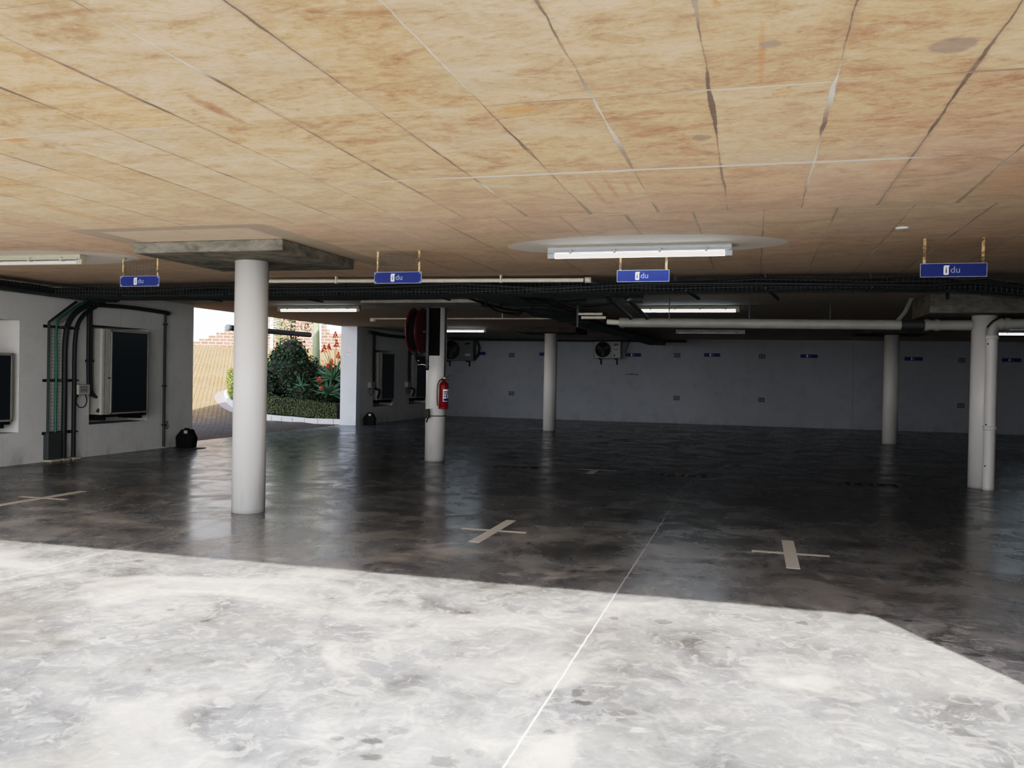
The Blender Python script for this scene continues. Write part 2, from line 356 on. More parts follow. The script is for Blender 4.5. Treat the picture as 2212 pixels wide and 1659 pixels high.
def mat_paving():
    n = N('brick_paving', .8, .25); p = n.world(); x, y, z = n.xyz(p)
    v = n.rot(n.comb(x, y), (0, 0, 1.0))
    b = n.node('ShaderNodeTexBrick'); n.put(b.inputs['Vector'], v); b.inputs['Scale'].default_value = 1
    b.inputs['Brick Width'].default_value = .26; b.inputs['Row Height'].default_value = .13; b.inputs['Mortar Size'].default_value = .014
    b.inputs['Color1'].default_value = (.32,.165,.055,1); b.inputs['Color2'].default_value = (.38,.215,.08,1); b.inputs['Mortar'].default_value = (.13,.07,.035,1)
    c = n.mix(n.ms(n.noise(p, .6, 5), .35, .7, 0, .3), b.outputs['Color'], (.40, .25, .11))
    c = n.mix(n.ms(n.math('ADD', x, n.math('MULTIPLY', n.noise(p, .5, 3), 1.5)), -16.2, -13.5, 0, .85), c, (.07, .068, .07))  # building shade painted into the paving beside the garage, dark and grey
    c = n.mix(n.ms(n.noise(p, 3, 5), .5, .75, 0, .4), c, (.3, .24, .2))
    n.color(c); n.bump(b.outputs['Fac'], -.2, .01); return n.m

def mat_brickwall():
    n = N('red_face_brick', .85, .2); p = n.pos(); x, y, z = n.xyz(p)
    b = n.node('ShaderNodeTexBrick'); n.put(b.inputs['Vector'], n.comb(x, z)); b.inputs['Scale'].default_value = 1
    b.inputs['Brick Width'].default_value = .32; b.inputs['Row Height'].default_value = .146; b.inputs['Mortar Size'].default_value = .016
    b.inputs['Color1'].default_value = (.20,.075,.05,1); b.inputs['Color2'].default_value = (.28,.125,.085,1); b.inputs['Mortar'].default_value = (.50,.43,.30,1)
    n.color(b.outputs['Color']); return n.m

def mat_leaf(name, a, b_, c_):
    n = N(name, .5, .4); r = n.white(n.scale(n.pos(), (9, 9, 9)))
    g = n.noise(n.pos(), 3.5, 3)
    n.color(n.mix(n.ms(r, .6, 1, 0, .6), n.mix(g, a, b_), c_)); return n.m

def mat_rusty():
    n = N('rust_spotted_cream_steel', .6, .4); p = n.world()
    f = n.noise(n.scale(p, (30, 30, 22)), 1, 5, .7)
    n.color(n.ramp(f, [(.42, (.62, .48, .25)), (.5, (.45, .29, .12)), (.58, (.10, .06, .04))])); return n.m

M = dict(
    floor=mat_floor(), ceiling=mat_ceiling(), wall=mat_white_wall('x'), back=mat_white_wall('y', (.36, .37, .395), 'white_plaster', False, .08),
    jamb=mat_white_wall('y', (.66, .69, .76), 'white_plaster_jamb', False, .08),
    drop=mat_concrete('raw_concrete', (.10, .097, .082), (.24, .225, .19)), dropmid=mat_concrete('pale_raw_concrete', (.30, .29, .26), (.52, .50, .45)), dropdim=mat_concrete('dimmed_concrete', (.05, .047, .04), (.11, .10, .09)), dropdark=mat_concrete('dark_raw_concrete', (.13, .125, .11), (.26, .25, .22)),  # dropdim: concrete colour darkened so the far panels look shaded
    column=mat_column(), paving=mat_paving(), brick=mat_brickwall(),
    blue=simple('sign_blue', (.020, .034, .165), .45, var=.1, spec=.15), signwhite=simple('sign_white', (.85, .85, .85), .4, var=.03),
    signgrey=simple('sign_pale_blue', (.25, .31, .45), .4, var=.05), edge=simple('sign_edge', (.35, .38, .5), .4),
    rust=mat_rusty(), black=simple('black_plastic', (.008, .008, .009), .85, spec=.15), cable=simple('black_cable', (.010, .012, .014), .6), cable2=simple('grey_cable', (.05, .055, .055), .6),
    green=simple('green_cable', (.015, .14, .09), .5), wire=simple('galvanised_wire', (.09, .11, .105), .5, .6), steel=simple('dark_steel', (.05, .055, .06), .5, .7),
    chrome=simple('bare_metal', (.55, .55, .55), .25, 1), cream=simple('cream_housing', (.42, .40, .31), .45), greyh=simple('grey_housing', (.36, .37, .38), .45),
    pvc=simple('white_pvc', (.62, .58, .5), .4), pvcg=simple('grey_white_pvc', (.36, .355, .32), .45, var=.25, scale=4),
    tubeoff=simple('unlit_tube', (.8, .76, .7), .3), red=simple('red_paint', (.20, .006, .010), .3, var=.1), dred=simple('dark_red_paint', (.11, .008, .014), .35),
    acbody=simple('air_conditioner_casing', (.30, .29, .26), .45), acgrille=simple('air_conditioner_coil', (.016, .026, .034), .45, .2), acdark=simple('fan_recess', (.012, .012, .012), .5),
    acwhite=simple('pale_casing', (.30, .30, .29), .45), acdim=simple('dim_grey_casing', (.13, .14, .14), .5), box=simple('isolator_plastic', (.42, .41, .37), .5), cement=simple('cement_blob', (.45, .4, .32), .9),
    paint=simple('beige_road_paint', (.54, .51, .46), .7, var=.15, scale=25), pblack=simple('black_road_paint', (.006, .006, .007), .6), ptext=simple('worn_grey_paint', (.35, .34, .32), .7, var=.5, scale=40),
    kerb=simple('white_kerb_paint', (.70, .70, .70), .7, var=.12, scale=5), soil=simple('garden_soil', (.05, .035, .025), .95), strip=simple('grey_paver_strip', (.36, .27, .26), .85),
    leaf=mat_leaf('dark_leaf', (.006, .018, .006), (.018, .045, .012), (.05, .09, .03)), hedge=mat_leaf('hedge_leaf', (.03, .045, .018), (.09, .11, .035), (.16, .17, .07)),
    hedgesun=mat_leaf('sunlit_hedge_leaf', (.10, .15, .03), (.22, .27, .06), (.3, .33, .1)),  # sunlit copy of the hedge leaf, brightness put into its colour
    aloe=mat_leaf('aloe_leaf', (.05, .12, .07), (.10, .18, .11), (.2, .28, .16)), aloef=simple('aloe_flower', (.62, .09, .04), .6), stalk=simple('flower_stalk', (.16, .13, .06), .7),
    trunk=simple('palm_trunk', (.30, .33, .18), .7, var=.3, scale=6), bar=simple('bar_grey', (.045, .055, .075), .5), barcap=simple('bar_end_cap', (.45, .55, .7), .5),
    post=simple('pale_blue_post', (.62, .7, .82), .5), hollow=simple('dark_hollow', (.01, .01, .01), .9), ventgrey=simple('airbrick', (.16, .15, .13), .9),
    conc=simple('building_render', (.55, .53, .5), .8), lime=simple('pale_green_leaf', (.24, .34, .12), .6),
    stain=simple('old_oil', (.03, .028, .028), .4),
)
def emit_mat(name, col, st):
    m = bpy.data.materials.new(name); m.use_nodes = True; b = m.node_tree.nodes['Principled BSDF']
    b.inputs['Base Color'].default_value = (.9, .9, .9, 1); b.inputs['Emission Color'].default_value = (*col, 1); b.inputs['Emission Strength'].default_value = st
    nz = m.node_tree.nodes.new('ShaderNodeTexNoise'); nz.inputs['Scale'].default_value = 2
    mr = m.node_tree.nodes.new('ShaderNodeMapRange'); mr.inputs['To Min'].default_value = st*.9; mr.inputs['To Max'].default_value = st*1.1
    m.node_tree.links.new(nz.outputs[0], mr.inputs[0]); m.node_tree.links.new(mr.outputs[0], b.inputs['Emission Strength']); return m
M['lit'] = emit_mat('lit_tube', (.78, .9, 1.0), 13.0)

# ------------------------------------------------------------------ setting
XL, XO, YB, ZC = -10.96, -11.46, 29.65, 2.834
YE = 2.3                                             # front edge of the deck
XR = 14.0
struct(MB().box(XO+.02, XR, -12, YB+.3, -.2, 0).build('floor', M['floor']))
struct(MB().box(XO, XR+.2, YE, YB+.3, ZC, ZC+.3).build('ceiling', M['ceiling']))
struct(MB().box(XO, XR+.2, YE+.05, YB+.3, ZC+.3, 7.3).build('wall_upper', M['conc']))
struct(MB().box(XO-1.6, XO, YE+.05, YB+.3, 4.3, 4.5).build('trim_sky_blocker', M['conc']))  # unseen slab added to block sky light over the driveway
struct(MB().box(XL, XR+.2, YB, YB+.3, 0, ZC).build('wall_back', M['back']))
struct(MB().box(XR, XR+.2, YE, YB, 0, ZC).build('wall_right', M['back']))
struct(MB().box(2.74, XR, YE, YE+.25, 0, ZC).build('wall_front', M['conc']))
def wall_with_niches(y0, y1, niches, name):
    mb = MB(); ys = y0
    for (a, b, z0, z1) in niches:
        if a > ys: mb.box(XO, XL, ys, a, 0, ZC)
        mb.box(XO, XL, a, b, 0, z0); mb.box(XO, XL, a, b, z1, ZC); mb.box(XO, XO+.06, a, b, z0, z1)
        ys = b
    mb.box(XO, XL, ys, y1, 0, ZC)
    return struct(mb.build(name, M['wall']))
wall_with_niches(YE, 15.2, [(9.35, 10.88, .5, 2.24), (12.36, 13.84, .55, 2.26)], 'wall_left')
wall_with_niches(22.95, YB, [(23.85, 25.3, .5, 2.2), (26.65, 28.15, .5, 2.2)], 'wall_left_far')
struct(MB().box(XO, XL, 22.7, 22.95, 0, ZC).build('wall_jamb', M['jamb']))
# dirty settling crack and joint on back wall
mb = MB()
for i in range(30):
    z = .05+i*.09; x = 3.05-.04*(i/30)+R.uniform(-.008, .008)
    mb.box(x-.004, x+.004, YB-.003, YB+.01, z, z+.085)
struct(mb.build('trim_1', M['ventgrey']))

# columns and drop panels
def column(x, y, top, label, r=.178):
    mb = MB().lathe([(0.001, 0), (r, 0), (r, top), (0.001, top)], n=48)
    o = mb.build('round_column', M['column'], None, (x, y, 0)); tag(o, label, 'column', 'white round concrete columns'); return o
column(-5.29, 8.34, 2.72, 'white round column nearest the camera on the left')
column(-5.41, 14.39, 2.69, 'white round column carrying the hose reel and the red extinguisher')
column(-5.48, 23.57, 2.70, 'white round column in front of the back wall, left of the small wall unit')
column(3.26, 23.26, 2.70, 'white round column far back on the right, left of the column with the drain pipe')
column(3.27, 14.28, 2.55, 'white round column on the right with a drain pipe running down it')
def drop(x0, x1, y0, y1, z0, name, label, mat):
    mb = MB().bevbox(x0, x1, y0, y1, z0, ZC, .012)
    o = mb.build(name, mat); tag(o, label, 'drop panel', 'concrete drop panels above the columns'); return o
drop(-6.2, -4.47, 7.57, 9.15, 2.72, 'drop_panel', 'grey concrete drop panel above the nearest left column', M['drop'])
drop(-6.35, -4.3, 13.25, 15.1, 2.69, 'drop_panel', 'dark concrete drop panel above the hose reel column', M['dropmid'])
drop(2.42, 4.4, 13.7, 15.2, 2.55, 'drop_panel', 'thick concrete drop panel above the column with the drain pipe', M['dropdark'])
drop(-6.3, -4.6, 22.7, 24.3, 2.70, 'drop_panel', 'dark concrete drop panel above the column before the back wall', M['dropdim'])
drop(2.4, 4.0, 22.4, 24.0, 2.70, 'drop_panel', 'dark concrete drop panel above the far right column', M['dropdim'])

# ------------------------------------------------------------------ fluorescent battens
def batten(loc, label, on=True, housing='cream', rz=0):
    t = thing('fluorescent_light', label, 'ceiling light', loc, rz, 'fluorescent battens under the deck')
    L = .90
    mb = MB().bevbox(-L, L, -.055, .055, -.062, 0, .012)
    mb.box(-L+.02, L-.02, -.075, .075, -.062, -.05)
    mb.build('housing', M[housing], t)
    mb = MB().tube([(-.83, 0, -.085), (.83, 0, -.085)], .026, 14)
    tb = mb.build('tube', M['lit'] if on else M['tubeoff'], t)
    for s in (-1, 1):
        MB().bevbox(*sorted((s*.83, s*.905)), -.03, .03, -.115, -.045, .008).build('end_cap', M[housing], t)
    for k in range(4):
        x = -.66 + k*.44
        MB().bevbox(x-.012, x+.012, -.082, .082, -.078, -.035, .003).build('clip', M[housing], t)
    return t
batten((-8.38, 8.28, ZC), 'unlit cream fluorescent batten on a white ellipse, cut by the left frame edge', False, 'cream', .03)
batten((-1.13, 8.55, ZC), 'largest lit fluorescent batten with grey housing on a white painted ellipse', True, 'greyh')
batten((-8.38, 15.6, ZC), 'lit cream fluorescent batten above the driveway opening, right of the nearest column', True, 'cream')
batten((-1.18, 15.85, ZC), 'lit cream fluorescent batten behind the third hanging blue sign', True, 'cream')
batten((-8.22, 23.4, ZC), 'lit fluorescent batten partly hidden behind the hose reel column', True, 'greyh')
batten((-1.16, 23.65, ZC), 'unlit dim fluorescent batten close to the back wall', False, 'greyh')
batten((6.5, 23.4, ZC), 'lit fluorescent batten at the right frame edge beside the drain pipe', True, 'greyh')

# ------------------------------------------------------------------ blue signs
SW, SH = .53, .115
def sign_board(parent, bolts, with_text=True, simple_logo=False):
    bd = MB().bevbox(-SW/2, SW/2, -.004, .004, -SH/2, SH/2, .0015).build('board', M['blue'], parent)
    mb = MB()
    for a in ((-SW/2, SW/2, -SH/2-.003, -SH/2+.001), (-SW/2, SW/2, SH/2-.001, SH/2+.003), (-SW/2-.003, -SW/2+.001, -SH/2-.003, SH/2+.003), (SW/2-.001, SW/2+.003, -SH/2-.003, SH/2+.003)):
        mb.box(a[0], a[1], -.006, .003, a[2], a[3])
    mb.build('rim', M['edge'], bd)
    # white tag with flag corner
    cx, w, h = -.058, .042, .083
    pts = []
    def arc(ox, oz, a0, a1, r=.011):
        for i in range(5):
            a = math.radians(a0 + (a1-a0)*i/4); pts.append((ox+r*math.cos(a), oz+r*math.sin(a)))
    arc(cx-w/2+.011, -h/2+.011, 180, 270); arc(cx+w/2-.011, -h/2+.011, 270, 360)
    pts += [(cx+w/2, h/2-.016), (cx+w/2+.002, h/2-.008), (cx+w/2+.008, h/2)]
    arc(cx-w/2+.013, h/2-.013, 90, 180, .013)
    MB().prism(pts, -.0062, -.0045, 'y').build('logo_tag', M['signwhite'], bd)
    text_mesh('i', .075, M['blue'], 'letter', bd, (cx, -.0072, -.003), (math.pi/2, 0, 0), off=.0012)
    text_mesh('du', .082, M['signgrey'], 'letter', bd, (cx+.074, -.0058, .001), (math.pi/2, 0, 0))
    if bolts:
        for sx in (-1, 1):
            for sz in (-1, 1):
                MB().lathe([(.001, -.010), (.005, -.009), (.005, -.004)], (sx*(SW/2-.013), 0, sz*(SH/2-.013)), 10, 'y').build('bolt', M['signwhite'], bd)
    return bd
def hanging_sign(x, y, zc, label, mesh, bolts):
    t = thing('hanging_sign', label, 'sign', (x, y, zc), 0, 'blue signs hung from the deck')
    sign_board(t, bolts)
    for s in (-1, 1):
        xx = s*(SW/2-.03); mb = MB().box(xx-.012, xx+.012, .004, .009, -SH/2, ZC-zc)
        mb.box(xx-.02, xx+.02, .004, .04, ZC-zc-.006, ZC-zc).build('strap', M['rust'], t)
    if mesh:
        mb = MB(); z0, z1 = SH/2, ZC-zc-.03
        for i in range(21):
            xx = -SW/2+.04+i*(SW-.08)/20; mb.box(xx-.001, xx+.001, .0, .002, z0, z1-.015*math.sin(i*.9)*.5)
        for i in range(10):
            zz = z0+.01+i*(z1-z0-.02)/9; mb.box(-SW/2+.04, SW/2-.04, -.001, .001, zz-.001, zz+.001)
        mb.build('wire_mesh', M['steel'], t)
    return t
hanging_sign(-6.955, 8.62, 2.556, 'blue hanging sign left of the nearest column, over the wall conduits', True, True)
hanging_sign(-3.65, 8.51, 2.547, 'blue hanging sign with wire mesh between straps, right of the nearest column', True, True)
hanging_sign(-1.125, 8.95, 2.585, 'blue hanging sign below the largest lit batten', False, False)
hanging_sign(1.665, 8.41, 2.541, 'rightmost blue hanging sign, with rust-spotted straps, over the thick drop panel', False, False)
WSX = [(-9.55, 2.275, 'blue wall sign right of the dark logo air conditioner at the back left'), (-7.03, 2.275, 'blue wall sign half hidden behind the middle back column'),
       (-4.0, 2.29, 'blue wall sign touching the small wall air conditioner with the fan'), (-1.375, 2.32, 'blue wall sign between the second and third pairs of air bricks'),
       (1.685, 2.32, 'blue wall sign left of the hairline crack in the back wall'), (4.8, 2.275, 'blue wall sign right of the far right back column'),
       (7.55, 2.275, 'blue wall sign at the right frame edge beside the drain pipe')]
first = None
for (x, z, lab) in WSX:
    if first is None:
        first = thing('wall_sign', lab, 'sign', (x, YB-.006, z), 0, 'blue signs along the back wall'); sign_board(first, False)
    else: copy_tree(first, (x, YB-.006, z), lab)

# air bricks on the back wall
def air_brick(x, z, lab):
    t = thing('air_brick', lab, 'vent', (x, YB-.001, z), 0, 'air bricks in the back wall')
    mb = MB().box(-.11, .11, -.004, 0, -.08, .08); mb.build('vent_plate', M['back'], t)
    mb = MB()
    for i in range(4):
        for k in range(3):
            cx = -.081+i*.054; cz = -.052+k*.052; mb.box(cx-.018, cx+.018, -.006, -.003, cz-.018, cz+.018)
    mb.build('vent_holes', M['hollow'], t); return t
names = [(-8.31, 2.23, 'upper air brick right of the dark logo air conditioner'), (-8.29, .87, 'lower air brick nearest the extinguisher column'),
         (-2.52, 2.295, 'upper air brick right of the small fan air conditioner'), (-2.515, .855, 'lower air brick right of the small wall notice'),
         (.225, 2.295, 'upper air brick midway between two blue wall signs'), (.23, .865, 'lower air brick midway along the back wall'),
         (6.17, 2.25, 'upper air brick left of the column with the drain pipe'), (6.18, .845, 'lower air brick left of the column with the drain pipe')]
ab = None
for x, z, lab in names:
    if ab is None: ab = air_brick(x, z, lab)
    else: copy_tree(ab, (x, YB-.001, z), lab)

# small notice lettering on the back wall: worn, two lines
t = thing('wall_lettering', 'tiny worn two-line black lettering below the small fan air conditioner', 'lettering', (-4.03, YB-.002, 1.63))
text_mesh('Idu', .045, M['black'], 'letter_line', t, (0, 0, .035), (math.pi/2, 0, 0))
mb = MB()
xx = -.24
while xx < .22:
    w = R.uniform(.012, .03); h = R.uniform(.014, .03)
    mb.box(xx, xx+w, -.001, .0005, -.016, -.016+h); xx += w+.008
mb.build('letter_line', M['black'], t)

# ------------------------------------------------------------------ wall air conditioners on the back wall
def small_ac(x, z, w, h, label, logo):
    t = thing('wall_air_conditioner', label, 'air conditioner', (x, YB, z), 0, None)
    D = .34
    MB().bevbox(-w/2, w/2, -D-.05, -.05, 0, h, .02).build('casing', M['acdim' if logo else 'acwhite'], t)
    r = h*.42; fx = -w*.17
    fr = MB().lathe([(r, -D-.052), (r+.015, -D-.062), (r, -D-.07), (r-.015, -D-.062), (r, -D-.052)], (fx, 0, h/2), 36, 'y').build('fan_guard', M['acdark'], t)
    MB().lathe([(.001, -D-.056), (r-.008, -D-.056), (r-.008, -D-.05)], (fx, 0, h/2), 36, 'y').build('fan_opening', M['acdark'], fr)
    mb = MB()
    for k in range(1, 7):
        rr = r*k/7; mb.lathe([(rr, -D-.064), (rr+.004, -D-.064), (rr+.004, -D-.060), (rr, -D-.060)], (fx, 0, h/2), 28, 'y')
    for k in range(8):
        a = k*math.pi/4; mb.tube([(fx, -D-.066, h/2), (fx+r*math.cos(a), -D-.066, h/2+r*math.sin(a))], .003, 5)
    mb.build('fan_grille', M['steel'], fr)
    mb = MB()
    for k in range(3):
        a0 = k*2*math.pi/3
        pts = [(fx+rr*math.cos(a0+rr*1.2), h/2+rr*math.sin(a0+rr*1.2)) for rr in (.04, r*.5, r*.9)] + [(fx+rr*math.cos(a0+.9-rr*.3), h/2+rr*math.sin(a0+.9-rr*.3)) for rr in (r*.9, r*.5, .04)]
        mb.prism(pts, -D-.0585, -D-.057, 'y')
    mb.build('fan_blades', M['cable2'], fr)
    if logo:
        MB().lathe([(.001, -D-.056), (.11, -D-.056), (.11, -D-.05)], (0, 0, 0), 24, 'y').build('badge', M['blue'], t).matrix_basis = Matrix.Translation((w*.33, 0, h*.80)) @ Matrix.Rotation(-.12, 4, 'Y') @ Matrix.Diagonal((1, 1, .28, 1))
        MB().box(w*.26, w*.42, -D-.054, -D-.05, h*.22, h*.34).build('access_handle', M['greyh'], t)
        mb = MB().tube([(w/2-.05, -.2, h*.97), (w/2+.08, -.2, h*.95), (w/2+.15, -.15, h*.6), (w/2+.1, -.12, h*.3), (w/2+.01, -.18, h*.1)], .035, 8)
        mb.tube([(-w/2, -.15, h+.03), (w/2-.05, -.2, h*.97+.03)], .03, 8).build('lagged_pipe', M['cable'], t)
    else:
        pn = MB().box(w*.2, w*.45, -D-.054, -D-.05, h*.08, h*.92).build('service_panel', M['greyh'], t)
        MB().lathe([(.02, -D-.058), (.045, -D-.058), (.045, -D-.054), (.02, -D-.054)], (w*.29, 0, h*.78), 18, 'y').build('panel_emblem', M['steel'], pn)
        for a in ((.36, .40, .72, .86), (.24, .4, .5, .53), (.24, .29, .14, .24)):
            MB().box(w*a[0], w*a[1], -D-.056, -D-.053, h*a[2], h*a[3]).build('panel_mark', M['steel'], pn)
        mb = MB().tube([(w/2+.32, -.03, h*1.12), (w/2+.22, -.04, h*.9), (w/2+.14, -.06, h*.6), (w/2+.1, -.08, h*.35)], .012, 6)
        mb.build('drain_hose', M['cable'], t)
    for s in (-1, 1):
        mb = MB().box(s*w*.3-.02, s*w*.3+.02, -D-.06, 0, -.035, 0); mb.box(s*w*.3-.02, s*w*.3+.02, -.03, 0, -.2, 0)
        mb.build('bracket', M['black'], t)
    return t
small_ac(-4.83, 2.15, .92, .60, 'small pale wall air conditioner with round fan high on the back wall', False)
small_ac(-10.25, 2.0, 1.25, .76, 'grey air conditioner with oval badge in the back left corner, behind the extinguisher column', True)

# ------------------------------------------------------------------ tall air conditioners in the left wall niches
def big_ac(y0, y1, z0, z1, xf, label, depth=.55):
    t = thing('niche_air_conditioner', label, 'air conditioner', (xf, y0, z0), 0, 'tall air conditioners in the left wall niches')
    W, H = y1-y0, z1-z0
    # plan outline with rounded near corner, ribbed service strip
    pts = [(-depth, 0), (-.07, 0)]
    for i in range(5):
        a = math.radians(-90+90*i/4); pts.append((-.07+.07*math.cos(a), .07+.07*math.sin(a)))
    y = .07
    sw = .21
    while y < sw-.02:
        pts += [(0, y+.012), (-.012, y+.018), (-.012, y+.03), (0, y+.036)]; y += .036
    pts += [(0, W), (-depth, W)]
    MB().prism(pts, 0, H, 'z').build('casing', M['acbody'], t)
    gr = MB().box(0, .006, sw+.02, W-.06, .03, H-.04).build('coil_grille', M['acgrille'], t)
    mb = MB()
    for k in range(1, 40):
        zz = .03+(H-.07)*k/40; mb.box(.006, .008, sw+.02, W-.06, zz-.002, zz+.002)
    for k in range(1, 4):
        yy = sw+.02+(W-.08-sw)*k/4; mb.box(.007, .010, yy-.003, yy+.003, .03, H-.04)
    mb.build('guard_wires', M['steel'], gr)
    mb = MB()
    for a in ((sw, W-.04, .005, .03), (sw, W-.04, H-.04, H-.012), (sw, sw+.02, .005, H-.012), (W-.06, W-.035, .005, H-.012)):
        mb.box(0, .016, a[0], a[1], a[2], a[3])
    mb.build('grille_frame', M['acbody'], t)
    MB().box(.001, .012, .14, .19, H*.42, H*.435).build('latch', M['steel'], t)
    mb = MB().bevbox(-depth+.05, -.03, .08, .14, -.1, 0, .005); mb.bevbox(-depth+.05, -.03, W-.2, W-.14, -.1, 0, .005)
    mb.box(-.08, -.04, .02, W-.02, -.05, -.01).build('stand_rail', M['black'], t)
    return t
big_ac(12.42, 13.62, .72, 2.20, -10.76, 'tall air conditioner with dark coil in the niche right of the vertical conduits')
big_ac(9.5, 10.80, .68, 1.73, -10.98, 'air conditioner with dark coil set back in the bright niche at the left frame edge', .3)
big_ac(23.95, 25.15, .70, 2.13, -10.84, 'dim tall air conditioner in the first niche past the driveway opening')
big_ac(26.75, 27.95, .70, 2.13, -10.84, 'dim tall air conditioner in the second niche past the driveway opening, beside the hose reel')

def lagged(pts, r, name, label, cat='pipe', mat='cable', group=None, n=10):
    return tag(MB().tube(pts, r, n).build(name, M[mat]), label, cat, group)
def smooth_path(pts, n=6):
    out = []; P = [Vector(p) for p in pts]
    for i in range(len(P)-1):
        p0 = P[max(i-1, 0)]; p1 = P[i]; p2 = P[i+1]; p3 = P[min(i+2, len(P)-1)]
        for k in range(n):
            t = k/n
            out.append(.5*((2*p1)+(-p0+p2)*t+(2*p0-5*p1+4*p2-p3)*t*t+(-p0+3*p1-3*p2+p3)*t**3))
    out.append(P[-1]); return out
# refrigerant lines down to each tall unit and elbow into its side
def unit_pipes(yn, ztop, label, x=-10.90, dy=0.0):
    t = thing('refrigerant_pipes', label, 'pipe', (x, yn, 0), 0, 'lagged pipes beside the tall air conditioners')
    for k, (off, rr) in enumerate(((0, .03), (.055, .024))):
        MB().tube(smooth_path([(0, off, ztop), (0, off, 1.6), (.01, off+.02, 1.15), (.03, off+.12, 1.04), (.10, off+.20, 1.0), (.11, off+.20, .9), (.08, off+.14, .76)]), rr, 10).build('pipe_run', M['cable'], t)
    MB().box(-.03, .03, -.04, .10, 1.62, 1.66).build('clamp', M['steel'], t)
    return t
unit_pipes(12.28, 2.7, 'black lagged pipes running down into the niche unit right of the isolator box', -10.92)
unit_pipes(23.75, 2.75, 'black lagged pipes down to the first dim unit past the driveway', -10.92)
unit_pipes(26.5, 2.75, 'black lagged pipes down to the second dim unit, left of the hose reel', -10.92)
# isolator boxes
def isolator(y, z, label):
    t = thing('isolator_box', label, 'switch box', (XL, y, z), 0, 'isolator boxes beside the tall air conditioners')
    MB().bevbox(0, .12, 0, .26, 0, .17, .008).build('box_body', M['box'], t)
    lb = MB().box(.1202, .1215, .03, .22, .03, .15).build('label_plate', M['acwhite'], t)
    for yy in (.06, .12, .18):
        text_mesh('A', .04, M['black'], 'letter', lb, (.122, yy, .128), (math.pi/2, 0, math.pi/2))
    MB().box(.1215, .1225, .05, .2, .085, .09).box(.1215, .1225, .05, .2, .06, .065).build('text_lines', M['black'], lb)
    MB().lathe([(.001, 0), (.018, 0), (.014, -.03), (.001, -.03)], (.06, .05, 0), 10).build('gland', M['black'], t)
    MB().tube(smooth_path([(.06, .05, -.02), (.05, .03, -.12), (.05, .10, -.21), (.05, .22, -.2), (.05, .27, -.1), (.06, .22, 0)]), .008, 7).build('flex_cable', M['cable'], t)
    return t
isolator(11.98, 1.07, 'white isolator box with looped black cable beside the conduits')
isolator(23.45, 1.07, 'dim isolator box with looped cable right of the black box by the far jamb')
isolator(26.25, 1.07, 'dim isolator box with looped cable left of the second dim unit')

# vertical wire basket with green cable, two conduits, cleat bars
def basket(path, wdir, w, h, pitch, name, parent=None, wire=.0022, up=None):
    """wire basket tray swept along path; wdir: across, up: side walls"""
    mb = MB(); P = [Vector(p) for p in path]; W = Vector(wdir); U = Vector(up) if up else Vector((0, 0, 1))
    offs = [(a*w/2, 0) for a in (-1, -.6, -.2, .2, .6, 1)] + [(-w/2, h*.5), (w/2, h*.5), (-w/2, h), (w/2, h)]
    for a, b in offs:
        mb.tube([p+W*a+U*b for p in P], wire*1.2, 4, False, False)
    for i in range(len(P)-1):
        L = (P[i+1]-P[i]).length; n = max(1, int(L/pitch))
        for k in range(n):
            c = P[i].lerp(P[i+1], k/n)
            mb.tube([c-W*w/2+U*h, c-W*w/2, c+W*w/2, c+W*w/2+U*h], wire, 4, False, False)
    return mb.build(name, M['wire'], parent)
t = thing('vertical_cable_tray', 'vertical wire basket tray with one green cable on the left wall', 'cable tray', (0, 0, 0))
vp = [(XL+.03, 11.52, .45), (XL+.03, 11.52, 2.24), (XL+.05, 12.1, 2.62)]
basket(vp, (0, 1, 0), .24, .05, .055, 'basket', t, up=(1, 0, 0))
MB().tube(smooth_path([(XL+.05, 11.57, .45), (XL+.05, 11.57, 1.5), (XL+.05, 11.57, 2.2), (XL+.06, 11.75, 2.4), (XL+.07, 12.15, 2.63)]), .019, 10).build('green_cable', M['green'], t)
MB().tube([(XL+.04, 11.42, .45), (XL+.04, 11.42, 2.25), (XL+.05, 11.98, 2.62)], .022, 8).build('black_cable', M['cable'], t)
tag(MB().bevbox(XL, XL+.1, 11.37, 11.66, 0.03, .47, .01).build('cable_trunking', M['cable2']), 'dark steel trunking at the foot of the green cable tray', 'trunking')
for yy, zt, r, lab in ((11.74, .0, .042, 'thick black conduit curving up beside the green cable tray'), (11.95, .0, .034, 'black conduit curving up next to the isolator box')):
    pts = smooth_path([(XL+.06, yy, .02), (XL+.06, yy, 1.1), (XL+.06, yy+.01, 2.0), (XL+.06, yy+.14, 2.36), (XL+.07, yy+.50, 2.6), (XL+.1, yy+.62, 2.66)])
    lagged(pts, r, 'wall_conduit', lab, 'conduit', 'cable', 'black conduits on the left wall')
for z, w_ in ((2.18, .72), (1.31, .66), (.46, .62)):
    t = thing('cleat_bar', {2.18: 'top black cleat bar across the left wall conduits', 1.31: 'middle black cleat bar across the left wall conduits', .46: 'bottom black cleat bar across the left wall conduits'}[z], 'bracket', (XL, 11.34, z), 0, 'cleat bars across the conduits')
    MB().box(0, .03, 0, w_, -.025, .02).build('channel', M['black'], t)
    for yy in (.40, .61): MB().tube([(.03, yy-.05, 0), (.1, yy-.045, 0), (.115, yy, 0), (.1, yy+.045, 0), (.03, yy+.05, 0)], .012, 6).build('saddle_clamp', M['steel'], t)
for k, (yy, w_) in enumerate(((11.38, .14), (11.63, .1), (11.84, .12))):
    o = MB().bevbox(XL, XL+.16, yy, yy+w_+.06, 0, .035, .012).build('cement_footing', M['cement'])
    tag(o, ['pale cement blob at the foot of the trunking', 'pale cement blob at the foot of the thick conduit', 'pale cement blob at the foot of the thinner conduit'][k], 'footing', 'cement blobs at the conduit feet')
